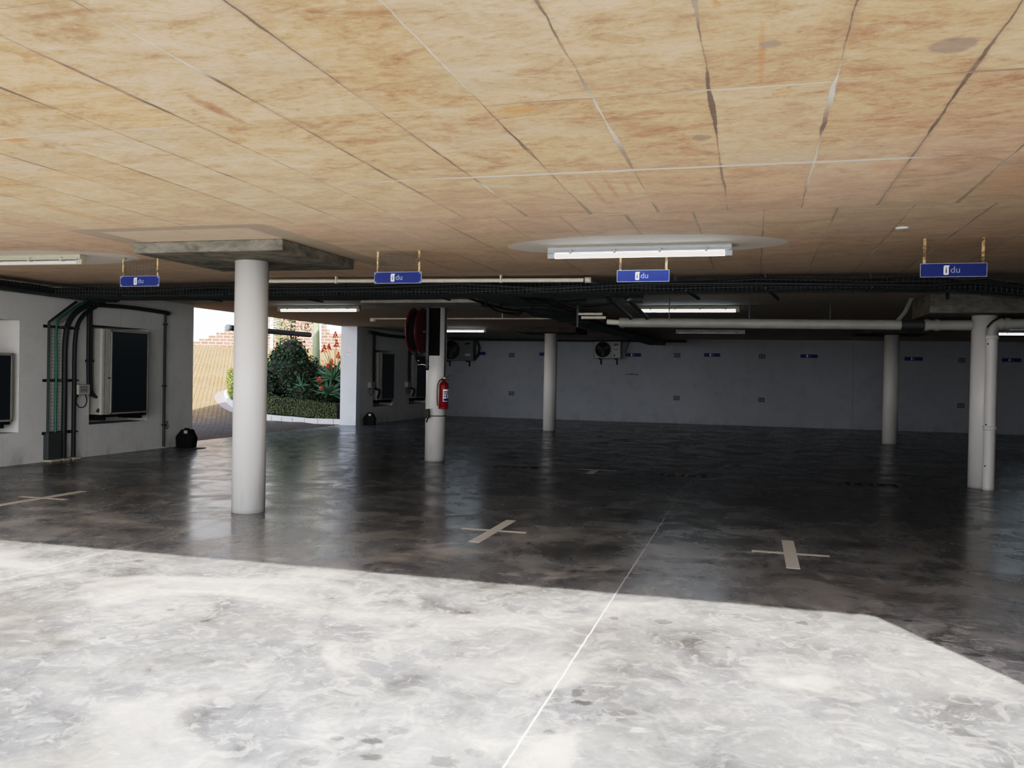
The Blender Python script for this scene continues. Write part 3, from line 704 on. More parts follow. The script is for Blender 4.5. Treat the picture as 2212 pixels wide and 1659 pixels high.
# slim pipe at the end of the left wall
t = thing('wall_pipe', 'slim dark pipe running down the left wall near the driveway opening', 'pipe', (XL+.03, 14.28, 0))
MB().tube([(0, 0, .03), (0, 0, 2.62)], .026, 10).build('pipe_run', M['cable2'], t)
for z in (.45, 1.2, 2.38): MB().bevbox(-.03, .032, -.035, .035, z-.015, z+.015, .004).build('clamp', M['steel'], t)
t = thing('wall_notice', 'small black stencilled notice low on the left wall beside the slim pipe', 'notice', (XL+.001, 14.36, .40))
for z, w_ in ((.10, .08), (.06, .07), (.02, .12), (-.02, .09)):
    mb = MB(); yy = -w_/2+.06
    while yy < w_/2+.05: mb.box(0, .001, yy, yy+.013, z-.012, z+.01); yy += .018
    mb.build('letter_line', M['black'], t)

# black equipment boxes on the floor by the opening
def bait(x, y, label, rz=0):
    t = thing('black_box', label, 'box', (x, y, 0), rz, 'black boxes beside the driveway opening')
    prof = [(-.15, 0), (.15, 0), (.175, .17), (.09, .34), (-.05, .345), (-.08, .31), (-.165, .2)]
    MB().prism(prof, -.12, .12, 'y').build('box_body', M['black'], t)
    MB().box(.0, .07, -.122, -.12, .27, .33).build('sticker', M['greyh'], t)
    MB().tube([(-.06, 0, .32), (-.03, 0, .36), (.04, 0, .36), (.07, 0, .33)], .012, 6).build('handle', M['black'], t)
    return t
bait(-10.74, 14.72, 'black many-sided box on the floor at the near side of the driveway opening', .2)
bait(-10.74, 23.15, 'black many-sided box on the floor at the far side of the driveway opening', .2)
tag(MB().lathe([(.001, .004), (.3, .004), (.3, .0)], (0, 0, 0), 20).build('drip_mat', M['stain'], None, (-10.5, 14.5, .001)), 'thin dark mat in front of the near black box', 'mat')

# no smoking sign on the jamb
t = thing('no_smoking_sign', 'small round red no smoking sign on the white jamb', 'sign', (-11.22, 22.7, 2.09))
MB().box(-.055, .055, -.004, 0, -.07, .06).build('plate', M['signwhite'], t)
mb = MB().lathe([(.042, -.005), (.052, -.005), (.052, -.004), (.042, -.004)], (0, 0, .0), 28, 'y')
mb.add([(-.036, -.0052, .03), (-.03, -.0052, .036), (.036, -.0052, -.03), (.03, -.0052, -.036)], [(0, 1, 2, 3)])
mb.build('red_ring', M['aloef'], t)
MB().box(-.03, .022, -.0048, -.004, -.006, .006).build('cigarette_mark', M['black'], t)

# ------------------------------------------------------------------ overhead trays, pipes
def cable_bundle(path, n, spread_w, r, name, parent, mat='cable', sag=.02, zoff=.02, wdir=(0, 1, 0)):
    W = Vector(wdir); mb = MB()
    for k in range(n):
        o = (k/(n-1)-.5)*spread_w if n > 1 else 0
        P = [Vector(p)+W*(o+R.uniform(-.02, .02))+Vector((0, 0, zoff+R.uniform(0, sag))) for p in path]
        mb.tube(P, r*R.uniform(.7, 1.3), 6)
    return mb.build(name, M[mat], parent)
def tray_thing(label, path, wdir, w, h, pitch, ncab, hang, r=.018, mat='cable'):
    t = thing('cable_tray', label, 'cable tray', (0, 0, 0), 0, 'wire basket trays under the deck')
    basket(path, wdir, w, h, pitch, 'basket', t)
    dense = []
    P = [Vector(p) for p in path]
    for i in range(len(P)-1):
        n = max(1, int((P[i+1]-P[i]).length/1.2))
        for k in range(n): dense.append(P[i].lerp(P[i+1], k/n))
    dense.append(P[-1])
    cable_bundle(dense, ncab, w*.9, r*1.15, 'cables', t, mat, h*.8, .02, wdir)
    cable_bundle(dense, ncab, w*.9, r*1.3, 'cables', t, mat, h*.5, .02, wdir)
    cable_bundle(dense, 2, w*.5, .008, 'grey_cable', t, 'cable2', .04, .04, wdir)
    W = Vector(wdir)
    for c in hang:
        c = Vector(c); mb = MB()
        mb.box(c.x-.012, c.x+.012, c.y-.008, c.y+.008, c.z, ZC)
        a = c-W*(w/2+.04); b = c+W*(w/2+.04)
        mb.tube([a, b], .012, 4).build('hanger', M['steel'], t)
    return t
YT = 11.2
mainp = [(-10.55, YT, 2.62), (-9, YT+.02, 2.60), (-5, YT, 2.60), (-2.6, YT-.03, 2.61), (0, YT-.15, 2.62), (1.9, YT-.15, 2.62), (2.5, YT-.05, 2.60), (3.3, YT+.1, 2.52), (5.5, YT+.1, 2.52), (9, YT, 2.6)]
tray_thing('long wire basket tray full of black cables crossing the deck behind the hanging signs', mainp, (0, 1, 0), .46, .15, .055, 10,
           [(-9.2, YT, 2.62), (-7.4, YT, 2.62), (-5.6, YT, 2.62), (-4.1, YT, 2.62), (-2.5, YT, 2.63), (-1.0, YT, 2.64), (.1, YT-.1, 2.64), (1.3, YT-.1, 2.64), (1.95, YT-.1, 2.64)])
tray_thing('second cable tray running parallel just behind the long front one', [(-10.5, 12.0, 2.66), (-6, 12.0, 2.64), (-3.2, 12.0, 2.66), (-1.5, 11.9, 2.64)], (0, 1, 0), .4, .13, .06, 9,
           [(-8.3, 12.0, 2.64), (-6.5, 12.0, 2.62), (-4.4, 12.0, 2.64)])
tray_thing('cable tray running along the top of the left wall towards the camera', [(-10.6, 5.0, 2.66), (-10.6, 9, 2.66), (-10.6, 12.4, 2.64)], (1, 0, 0), .4, .13, .06, 8,
           [(-10.6, 6.5, 2.66), (-10.6, 8.2, 2.66), (-10.6, 9.7, 2.65)])
tray_thing('cable tray running back from the long one towards the back wall', [(-3.5, 11.5, 2.62), (-3.42, 15, 2.60), (-3.3, 19, 2.58), (-3.15, 23.5, 2.6), (-3.1, 28.8, 2.6)], (1, 0, 0), .55, .12, .07, 12,
           [(-3.45, 13.2, 2.6), (-3.4, 16.5, 2.58), (-3.3, 19.5, 2.57), (-3.2, 22, 2.58), (-3.12, 26, 2.6)], .024)
tray_thing('cable tray running along the top of the back wall', [(-10.4, 29.25, 2.72), (-3, 29.25, 2.72), (-2.2, 29.25, 2.72)], (0, 1, 0), .4, .06, .09, 7, [(-8, 29.25, 2.72), (-5, 29.25, 2.72)])
# cable clutter at the tray junction
t = thing('loose_cables', 'tangle of loose black cables hanging where the trays cross', 'cables', (-3.3, 12.6, 2.6))
for k in range(16):
    x0 = R.uniform(-1.1, .9); y0 = R.uniform(-1.2, .5); x1 = x0+R.uniform(-.7, .9); y1 = y0+R.uniform(.8, 4)
    MB().tube(smooth_path([(x0, y0, .08), ((x0+x1)/2+R.uniform(-.2, .2), (y0+y1)/2, R.uniform(0, .06)), (x1, y1, .1)], 5), R.uniform(.008, .022), 6).build('loose_cable', M['cable'] if k % 4 else M['cable2'], t)
for k in range(5):
    x0 = -1.3+k*.5; MB().box(x0, x0+.9, k*.35-.4, k*.35-.36, .10, .14).build('support_channel', M['steel'], t)
# left wall top bundle past the opening
lagged(smooth_path([(-10.8, 23.2, 2.70), (-10.8, 24.5, 2.66), (-10.8, 26.5, 2.68), (-10.8, 28.6, 2.7), (-10.75, 29.3, 2.7)]), .05, 'cable_duct', 'black cable bundle along the wall top past the driveway opening', 'cables')
lagged(smooth_path([(-10.85, 12.4, 2.6), (-10.85, 13.2, 2.62), (-10.85, 14.2, 2.60), (-10.9, 14.28, 2.58)]), .035, 'cable_duct', 'black cable bundle along the wall top above the nearest tall niche unit', 'cables')
# stubs hung on the long tray (dark hanging fixings)
for k, (x, y) in enumerate(((-.75, 11.4), (.25, 11.5), (2.25, 11.5))):
    t = thing('tray_brace', ['dark slanted tray brace below the third hanging sign', 'dark slanted tray brace right of the third hanging sign', 'dark slanted tray brace left of the thick drop panel'][k], 'bracket', (x, y, 2.6), 0, 'slanted braces under the long tray')
    MB().tube([(-.1, -.35, .04), (.02, .25, -.01)], .022, 8).build('brace_arm', M['steel'], t)
    MB().tube([(-.06, -.1, 0.02), (-.06, -.1, ZC-2.6)], .008, 6).build('rod', M['steel'], t)

# thin white pipe in front of the trays
t = thing('white_pipe', 'slim white pipe running right from the nearest column with capped tee end', 'pipe', (0, 0, 0))
MB().tube([(-6.6, 10.68, 2.775), (-2.12, 10.89, 2.765)], .027, 12).build('pipe_run', M['pvc'], t)
MB().lathe([(.001, -.02), (.038, -.02), (.038, .06), (.001, .06)], (-2.08, 10.88, 2.765), 16, 'x').build('elbow', M['pvc'], t)
MB().tube([(-2.06, 10.85, 2.765), (-2.0, 11.4, 2.74)], .027, 10).build('pipe_run', M['pvcg'], t)
for x in (-5.5, -3.2): MB().bevbox(x-.012, x+.012, 10.68+(x+6.6)*.047-.035, 10.68+(x+6.6)*.047+.035, 2.735, ZC, .004).build('clip', M['pvc'], t)
# thin pipe with lamp box behind reel
t = thing('thin_white_pipe', 'thin white conduit ending in a small round box, behind the hose reel', 'conduit', (0, 0, 0))
MB().tube([(-8.1, 17.65, 2.72), (-4.0, 17.25, 2.70)], .018, 8).build('pipe_run', M['pvc'], t)
MB().lathe([(.001, -.05), (.06, -.045), (.065, .03), (.04, .04), (.001, .04)], (-8.15, 17.66, 2.70), 16).build('junction_box', M['pvc'], t)
for x in (-6.8, -5.1): MB().box(x-.01, x+.01, 17.4, 17.42, 2.72, ZC).build('clip', M['pvc'], t)
# big drain pipe
t = thing('drain_pipe', 'large white drain pipe running under the deck behind the right column', 'pipe', (0, 0, 0))
MB().tube([(-2.15, 14.15, 2.43), (2.12, 14.27, 2.41)], .078, 16).build('pipe_run', M['pvcg'], t)
MB().tube([(2.12, 14.27, 2.41), (2.5, 14.28, 2.41)], .06, 16).build('pipe_run', M['cable2'], t)
MB().tube([(2.45, 14.28, 2.41), (3.10, 14.28, 2.41)], .078, 16).build('pipe_run', M['pvcg'], t)
for x in (2.48, 2.62, -2.1): MB().tube([(x-.025, 14.2 if x < 0 else 14.275, 2.41+(.02 if x < 0 else 0)), (x+.025, 14.2 if x < 0 else 14.275, 2.41+(.02 if x < 0 else 0))], .09, 16).build('collar', M['pvcg'], t)
MB().tube([(-2.35, 14.14, 2.44), (-2.15, 14.15, 2.43)], .045, 14).build('pipe_run', M['pvc'], t)
MB().tube([(2.05, 14.25, 2.44), (2.2, 14.4, 2.62), (2.3, 14.5, ZC)], .035, 10).build('branch', M['pvcg'], t)
for x in (-1.35, -.1, 1.1): MB().box(x-.01, x+.01, 14.19, 14.21, 2.45, ZC).build('hanger', M['steel'], t)
t = thing('drain_stack', 'white drain stack with elbow strapped to the front of the right column', 'pipe', (3.31, 14.015, 0))
MB().tube(smooth_path([(0, 0, 0.0), (0, 0, 1.2), (0, 0, 2.25)], 4), .080, 20).build('pipe_run', M['column'], t)
MB().tube(smooth_path([(0, 0, 2.25), (0, 0, 2.33), (.05, 0, 2.40), (.14, 0, 2.415)], 5), .085, 18).build('elbow', M['pvcg'], t)
MB().tube([(.14, 0, 2.415), (1.6, .02, 2.42)], .075, 16).build('pipe_run', M['pvcg'], t)
for z in (.9, 2.22): MB().lathe([(.080, z-.03), (.092, z-.03), (.092, z+.03), (.080, z+.03)], (0, 0, 0), 20).build('collar', M['column'], t)
MB().tube([(.16, 0, 2.415), (.22, 0, 2.415)], .09, 16).build('collar', M['pvcg'], t)
MB().tube(smooth_path([(-.08, -.05, 2.36), (-.02, -.08, 2.44), (.06, -.05, 2.49), (.14, 0, 2.53)], 4), .012, 6).build('cable_tie', M['cable'], t)
for z in (.95, 2.12, .35): MB().lathe([(.001, -.095), (.009, -.09), (.009, -.07)], (-.065, 0.03, z), 8, 'y').build('screw', M['black'], t)
# two slanting pipes joining the drain
for k, (dx, lab) in enumerate(((0, 'left slanting grey pipe joining the drain behind the third hanging sign'), (.26, 'right slanting grey pipe joining the drain beside the rear lit batten'))):
    t = thing('branch_pipe', lab, 'pipe', (0, 0, 0), 0, 'slanting pipes joining the drain')
    MB().tube([(-2.15+dx, 12.5+.2*k, 2.76), (-1.95+dx, 14.05, 2.50)], .034, 10).build('pipe_run', M['cable2'], t)
    MB().tube([(-2.10+dx, 12.9, 2.72), (-2.09+dx, 12.98, 2.71)], .045, 10).build('collar', M['pvcg'], t)
t = thing('valve_pipe', 'short white double pipe with dark cap left of the drain end', 'pipe', (-2.45, 14.0, 2.5))
MB().tube([(-.35, 0, .06), (.05, 0, .06)], .022, 10).build('pipe_run', M['pvc'], t)
MB().tube([(-.3, 0, .0), (.1, 0, .0)], .026, 10).build('pipe_run', M['pvc'], t)
MB().tube([(.05, 0, .06), (.13, 0, .06)], .026, 10).build('cap', M['black'], t)
MB().box(-.38, -.35, -.015, .015, -.16, .334).build('hanger', M['steel'], t)

# round white plate on the deck
tag(MB().lathe([(.001, -.012), (.045, -.012), (.055, -.004), (.055, 0), (.001, 0)], (0, 0, 0), 24).build('ceiling_disc', M['signwhite'], None, (1.16, 7.85, ZC)), 'small round white cover plate on the deck left of the rightmost hanging sign', 'cover plate')

# ------------------------------------------------------------------ hose reel, extinguisher, cup on the second column
t = thing('hose_reel', 'dark red fire hose reel high on the left side of the extinguisher column', 'hose reel', (-5.5, 13.80, 2.25))
for x, nm in ((-.10, 'reel_disc'), (.06, 'reel_disc')):
    prof = [(.001, x-.006), (.05, x-.012), (.30, x-.004), (.385, x-.010), (.395, x), (.385, x+.010), (.30, x+.006), (.05, x+.012), (.001, x+.008)]
    MB().lathe(prof, (0, 0, 0), 48, 'x').build(nm, M['dred'], t)
mb = MB()
for k in range(4):
    for j in range(4):
        rr = .20+j*.036; xx = -.078+k*.038+(.012 if j % 2 else 0)
        pts = [(xx, rr*math.cos(a), rr*math.sin(a)) for a in [2*math.pi*i/36 for i in range(37)]]
        mb.tube(pts, .017, 7, False)
mb.build('coiled_hose', M['black'], t)
MB().lathe([(.001, -.16), (.04, -.16), (.04, .14), (.001, .14)], (0, 0, 0), 16, 'x').build('hub', M['steel'], t)
MB().tube([(.12, 0, 0), (.12, .2, 0), (.12, .30, 0)], .02, 8).build('swing_arm', M['steel'], t)
MB().box(.155, .20, -.10, -.06, -.50, .40).build('guide_bar', M['steel'], t)
MB().tube([(.17, -.08, 0), (.12, 0, 0)], .02, 8).build('bar_link', M['steel'], t)
MB().box(.0, .205, .385, .435, -.40, .43).build('back_plate', M['black'], t)
vv = MB().lathe([(.001, -.66), (.025, -.66), (.032, -.60), (.022, -.56), (.028, -.52), (.020, -.47), (.001, -.47)], (.18, -.08, 0), 14).build('valve', M['steel'], t)
MB().tube([(.18, -.08, -.58), (.10, -.1, -.56), (.02, -.1, -.57)], .013, 8).build('valve_handle', M['chrome'], vv)
MB().lathe([(.001, -.14), (.022, -.14), (.022, -.10), (.001, -.10)], (.13, -.08, -.50), 10, 'x').build('brass_coupling', M['chrome'], vv)
MB().tube(smooth_path([(-.02, -.1, -.34), (-.01, -.1, -.48), (.04, -.1, -.56), (.09, -.1, -.59)]), .014, 8).build('hose_tail', M['black'], t)

def extinguisher(loc):
    t = thing('fire_extinguisher', 'red fire extinguisher hung on the right of the hose reel column', 'fire extinguisher', loc, math.radians(20))
    r = .088
    MB().lathe([(.001, 0), (r-.006, 0), (r, .012), (r, .025), (r-.004, .03), (r-.004, .4), (r-.012, .43), (r-.03, .455), (.03, .475), (.022, .49), (.001, .49)], (0, 0, 0), 32).build('cylinder', M['red'], t)
    lb = MB()
    def patch(a0, a1, z0, z1, rr=r-.003):
        m = MB(); n = 12
        vs = [(rr*math.sin(a0+(a1-a0)*i/n), -rr*math.cos(a0+(a1-a0)*i/n), z) for i in range(n+1) for z in (z0, z1)]
        m.add(vs, [(2*i, 2*i+2, 2*i+3, 2*i+1) for i in range(n)], True); return m
    l = patch(-.1, 1.35, .13, .34).build('label', M['signwhite'], t)
    patch(0, 1.25, .285, .305, r-.0015).build('label_band', M['blue'], l); patch(0, 1.25, .25, .27, r-.0015).build('label_band', M['red'], l)
    patch(.05, .35, .205, .235, r-.0015).build('label_text', M['steel'], l); patch(.5, .8, .195, .24, r-.0015).build('label_picture', M['blue'], l)
    patch(0, 1.25, .14, .185, r-.0015).build('label_band', M['blue'], l)
    MB().lathe([(.001, .485), (.024, .485), (.026, .53), (.016, .545), (.001, .545)], (0, 0, 0), 14).build('valve_head', M['steel'], t)
    MB().tube([(-.01, 0, .53), (.05, -.01, .545), (.10, -.015, .58)], .008, 6).build('lever', M['dred'], t)
    MB().tube([(0, 0, .525), (.05, -.01, .52), (.10, -.015, .495)], .008, 6).build('carry_handle', M['dred'], t)
    MB().tube([(-.01, -.02, .53), (.03, -.03, .535)], .011, 8).build('safety_pin', M['signwhite'], t)
    MB().tube(smooth_path([(-.02, 0, .51), (-.07, -.02, .49), (-.103, -.02, .40), (-.11, -.02, .25), (-.105, -.02, .10), (-.095, -.02, .05)]), .011, 8).build('hose', M['dred'], t)
    MB().box(-.02, .02, .075, .14, .36, .42).build('wall_bracket', M['steel'], t)
    return t
extinguisher((-5.16, 14.10, .93))
t = thing('rubber_cup', 'dark rubber cup strapped low on the hose reel column', 'holder', (-5.445, 14.115, .74))
MB().lathe([(.001, .02), (.040, .02), (.050, .18), (.043, .18), (.036, .04), (.001, .04)], (0, 0, 0), 20).build('cup', M['cable2'], t, rot=(0, -.12, 0))
MB().tube(smooth_path([(0, 0, .03), (-.01, -.01, -.01), (-.02, -.01, -.05)]), .012, 8).build('drip_tail', M['black'], t)
mb = MB(); pts = [(.035+.183*math.sin(a), .275-.183*math.cos(a), .055) for a in [math.radians(-20+ i*8) for i in range(16)]]
mb.tube([(.03, .03, .055)]+pts, .008, 6).build('strap', M['black'], t)
lagged([(-5.222, 14.31, 1.42), (-5.222, 14.31, 2.69)], .012, 'riser_pipe', 'thin dark riser pipe on the right edge of the hose reel column', 'pipe')

# ------------------------------------------------------------------ floor paint
def cross(x, y, label):
    t = thing('parking_cross', label, 'floor marking', (x, y, 0.0), 0, 'painted crosses between the parking bays')
    z0, z1 = .0006, .0022
    MB().box(-.33, .33, -.035, .035, z0, z1).build('cross_arm', M['paint'], t)
    MB().box(-.055, .055, -.64, .64, z0, z1+.0006).build('cross_arm', M['paint'], t)
    return t
cross(-7.97, 8.28, 'beige painted cross on the floor at the left frame edge')
cross(-2.45, 8.22, 'beige painted cross on the floor right of the nearest column')
cross(.34, 8.11, 'beige painted cross on the floor right of the long joint')
t = thing('parking_cross', 'dim beige painted T mark on the dark floor before the middle back column', 'floor marking', (-2.48, 14.16, 0), 0, 'painted crosses between the parking bays')
MB().box(-.33, .33, -.03, .03, .0006, .0022).build('cross_arm', M['paint'], t); MB().box(-.06, .06, -.58, .02, .0006, .0028).build('cross_arm', M['paint'], t)
def stencil(x, y, label):
    t = thing('bay_stencil', label, 'floor marking', (x, y, 0), 0, 'black stencilled bay numbers with worn letters')
    MB().box(-.36, .36, -.19, .19, .0006, .0018).build('black_patch', M['pblack'], t)
    for k in range(4):
        x0 = -.29+k*.16
        m = MB().box(x0, x0+.09, -.11, -.07, .0018, .003) if k % 2 else MB().box(x0, x0+.035, -.13, .12, .0018, .003)
        m.box(x0, x0+.10, .08, .12, .0018, .003) if k < 3 else m.box(x0, x0+.08, -.02, .02, .0018, .003)
        m.build('worn_letter', M['ptext'], t)
    return t
stencil(-3.81, 14.0, 'black stencilled patch with worn letters left of the dim T mark')
stencil(-1.05, 13.93, 'black stencilled patch with worn letters right of the dim T mark')
stencil(1.72, 13.95, 'black stencilled patch on the darkest floor towards the right column')

# ------------------------------------------------------------------ outside
D2 = Vector((-.55, .835)); D2.normalize(); E2 = Vector((D2.y, -D2.x))
def g(x, y):
    q = x*D2.x+y*D2.y-26
    return .17*max(0, q) if q < 15.6 else max(0, 2.652-1.2*(q-15.6))
def SE(s, e): p = D2*s+E2*e; return p.x, p.y
mb = MB(); nx, ny = 56, 70; vs = []
for i in range(nx+1):
    for j in range(ny+1):
        x = -11.44-i*.8; y = -12+j*.9; vs.append((x, y, g(x, y)-.004))
mb.add(vs, [(i*(ny+1)+j, i*(ny+1)+j+1, (i+1)*(ny+1)+j+1, (i+1)*(ny+1)+j) for i in range(nx) for j in range(ny)])
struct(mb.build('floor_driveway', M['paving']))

kerb = [(-11.50, 22.86), (-12.2, 22.76), (-12.86, 22.70), (-13.38, 22.57), (-13.85, 22.53), (-14.3, 22.74), (-14.73, 22.99), (-15.4, 23.4), (-16.0, 23.93), (-16.38, 24.36), (-16.75, 24.9), (-16.95, 25.5), (-16.9, 26.4), (-16.6, 28), (-15.8, 30.5), (-14, 32), (-11.5, 32.5)]
kp = [Vector((p.x, p.y)) for p in smooth_path([(a, b, 0) for a, b in kerb], 5)]
cen = Vector((-14.0, 27.0))
def ins(p, d): v = (cen-p).normalized(); return p+v*d
mb = MB(); vs = []
for p in kp:
    q = ins(p, .14)
    vs += [(p.x, p.y, g(*p)-.03), (p.x, p.y, g(*p)+.13), (ins(p,.02).x, ins(p,.02).y, g(*p)+.15), (q.x, q.y, g(*q)+.15), (q.x, q.y, g(*q)-.03)]
mb.add(vs, [(5*i+k, 5*i+k+1, 5*i+k+6, 5*i+k+5) for i in range(len(kp)-1) for k in range(4)])
kb = mb.build('planter_kerb', M['kerb']); tag(kb, 'white painted kerb curving round the planted island', 'kerb')
mb = MB()
for i in range(2, 26, 3):
    p = kp[i]; q = ins(p, -.004); mb.box(q.x-.006, q.x+.006, q.y-.004, q.y+.01, g(*p)-.02, g(*p)+.14)
mb.build('kerb_joints', M['strip'], kb)
mb = MB(); vs = []
for i, p in enumerate(kp):
    q = ins(p, -.30 if 30 < i < 66 else -.05); vs += [(p.x, p.y, g(*p)+.004), (q.x, q.y, g(*q)+.004)]
mb.add(vs, [(2*i, 2*i+1, 2*i+3, 2*i+2) for i in range(len(kp)-1)])
tag(mb.build('paver_strip', M['strip']), 'grey mauve strip of pavers hugging the kerb', 'paving strip')
mb = MB(); rings = 8; vs = []
for k in range(rings+1):
    for p in kp:
        q0 = ins(p, .12); q = q0.lerp(cen, k/rings*.98); vs.append((q.x, q.y, g(*q)+.12))
n = len(kp)
mb.add(vs, [(k*n+i, k*n+i+1, (k+1)*n+i+1, (k+1)*n+i) for k in range(rings) for i in range(n-1)])
tag(mb.build('planter_soil', M['soil']), 'dark soil bed inside the kerbed island', 'soil')

def leaf(mb, c, nrm, L, W, rnd):
    nrm = nrm.normalized(); a = Vector((rnd.uniform(-1, 1), rnd.uniform(-1, 1), rnd.uniform(-1, 1)))
    t = nrm.cross(a).normalized(); b = nrm.cross(t)
    mb.add([c-t*L/2, c+b*W/2+nrm*W*.12, c+t*L/2, c-b*W/2+nrm*W*.12], [(0, 1, 2, 3)])
def blob_bush(name, label, ells, nl, L, W, mat, cat='bush', seed=1, parent=None, core=True):
    rnd = random.Random(seed); c0 = Vector(ells[0][0])
    base = Vector((c0.x, c0.y, 0)); root = parent
    if root is None: root = thing(name, label, cat, (c0.x, c0.y, g(c0.x, c0.y)+.12))
    off = Vector((c0.x, c0.y, g(c0.x, c0.y)+.12)) if parent is None else Vector((0,0,0))
    mb = MB(); tot = sum(e[1][0]*e[1][2] for e in ells)
    for (c, r) in ells:
        c = Vector(c)-off
        for _ in range(int(nl*r[0]*r[2]/tot)):
            v = Vector((rnd.gauss(0, 1), rnd.gauss(0, 1), rnd.gauss(0, 1))).normalized()
            k = rnd.uniform(.78, 1.08)*(1+.10*math.sin(v.x*9+c.x)*math.sin(v.z*8+1)*math.cos(v.y*7))
            p = c+Vector((v.x*r[0], v.y*r[1], v.z*r[2]))*k
            leaf(mb, p, v+Vector((rnd.uniform(-.8, .8), rnd.uniform(-.8, .8), rnd.uniform(-.3, 1))), L*rnd.uniform(.6, 1.3), W*rnd.uniform(.6, 1.3), rnd)
    mb.build('foliage', mat, root)
    if core:
        mb = MB()
        for (c, r) in ells:
            c = Vector(c)-off; prof = [(max(.001, math.sin(a)*.8), -math.cos(a)*.8) for a in [math.pi*i/10 for i in range(11)]]
            vs = [(c.x+pr*r[0]*math.cos(b), c.y+pr*r[1]*math.sin(b), c.z+h*r[2]) for pr, h in prof for b in [2*math.pi*k/14 for k in range(14)]]
            mb.add(vs, [(i*14+k, i*14+(k+1) % 14, (i+1)*14+(k+1) % 14, (i+1)*14+k) for i in range(10) for k in range(14)])
        mb.build('inner_branches', M['soil'], root)
    return root
def S3(s, e, z): x, y = SE(s, e); return (x, y, z)
blob_bush('dark_shrub', 'big rounded dark green shrub rising beside the nearest column, outside', [(S3(29, 1.65, 1.35), (.85, .7, .95)), (S3(29.2, 1.2, 1.1), (.7, .6, .7)), (S3(29, 2.15, 1.3), (.62, .6, .75)), (S3(29, 1.75, 2.05), (.55, .5, .55)), (S3(28.8, .9, .9), (.6, .5, .6))], 9000, .11, .07, M['leaf'])
blob_bush('low_shrub', 'low dark shrub between the big shrub and the aloes', [(S3(28, 2.15, .75), (.6, .5, .5)), (S3(28, 2.7, .75), (.45, .4, .55)), (S3(28.6, 3.2, .95), (.5, .5, .7)), (S3(28.4, 2.9, 1.35), (.4, .4, .4))], 6500, .09, .06, M['leaf'], seed=5)
# clipped hedge following the kerb
hp = [ins(p, .5) for p in kp[0:66]]
def hedge(pts, h0, h1, label, mat, seed, dens):
    rnd = random.Random(seed); c0 = pts[0]; t = thing('clipped_hedge', label, 'hedge', (c0.x, c0.y, g(*c0)+.12)); off = Vector((c0.x, c0.y, g(*c0)+.12))
    mb = MB(); core = MB(); vs = []; n = len(pts)
    for i, p in enumerate(pts):
        tt = (pts[min(i+1, n-1)]-pts[max(0, i-1)]).normalized(); nn = Vector((tt.y, -tt.x)); h = h0+(h1-h0)*i/n; w = .26
        gz = g(*p)+.12
        for (a, z) in ((-w*.85, 0), (-w*.9, h*.85), (-w*.6, h*.94), (w*.6, h*.94), (w*.9, h*.85), (w*.85, 0)):
            vs.append(Vector((p.x+nn.x*a, p.y+nn.y*a, gz+z))-off)
        L = (pts[min(i+1, n-1)]-p).length
        for _ in range(int(dens*L)):
            a = rnd.uniform(-1, 1); u = rnd.random(); b = rnd.random()
            q = p.lerp(pts[min(i+1, n-1)], b)
            if u < .35: la, lz, nv = a*w, h*rnd.uniform(.93, 1.04), Vector((0, 0, 1))
            else:
                s_ = 1 if rnd.random() < .65 else -1
                s_ = s_ * (1 if (nn.x*(cen.x-p.x)+nn.y*(cen.y-p.y)) < 0 else -1)
                la, lz, nv = s_*w*rnd.uniform(.9, 1.05), h*rnd.uniform(0, 1), Vector((nn.x*s_, nn.y*s_, .3))
            leaf(mb, Vector((q.x+nn.x*la, q.y+nn.y*la, gz+lz))-off, nv+Vector((rnd.uniform(-.7, .7), rnd.uniform(-.7, .7), rnd.uniform(-.5, .5))), .055, .035, rnd)
    core.add(vs, [(6*i+k, 6*i+k+1, 6*i+k+7, 6*i+k+6) for i in range(n-1) for k in range(5)]+[(0,1,2,3,4,5), tuple(6*(n-1)+k for k in range(6))])
    core.build('inner_branches', M['soil'], t); mb.build('foliage', mat, t); return t
hedge(hp[0:38], .46, .52, 'clipped dark hedge in the shade behind the white kerb', M['hedge'], 3, 1500)
hp2 = [ins(p, .36) for p in kp[0:66]]
hedge(hp2[37:66], .62, .80, 'clipped hedge with sunlit leaf colour on the sunny left end of the island', M['hedgesun'], 4, 1500)

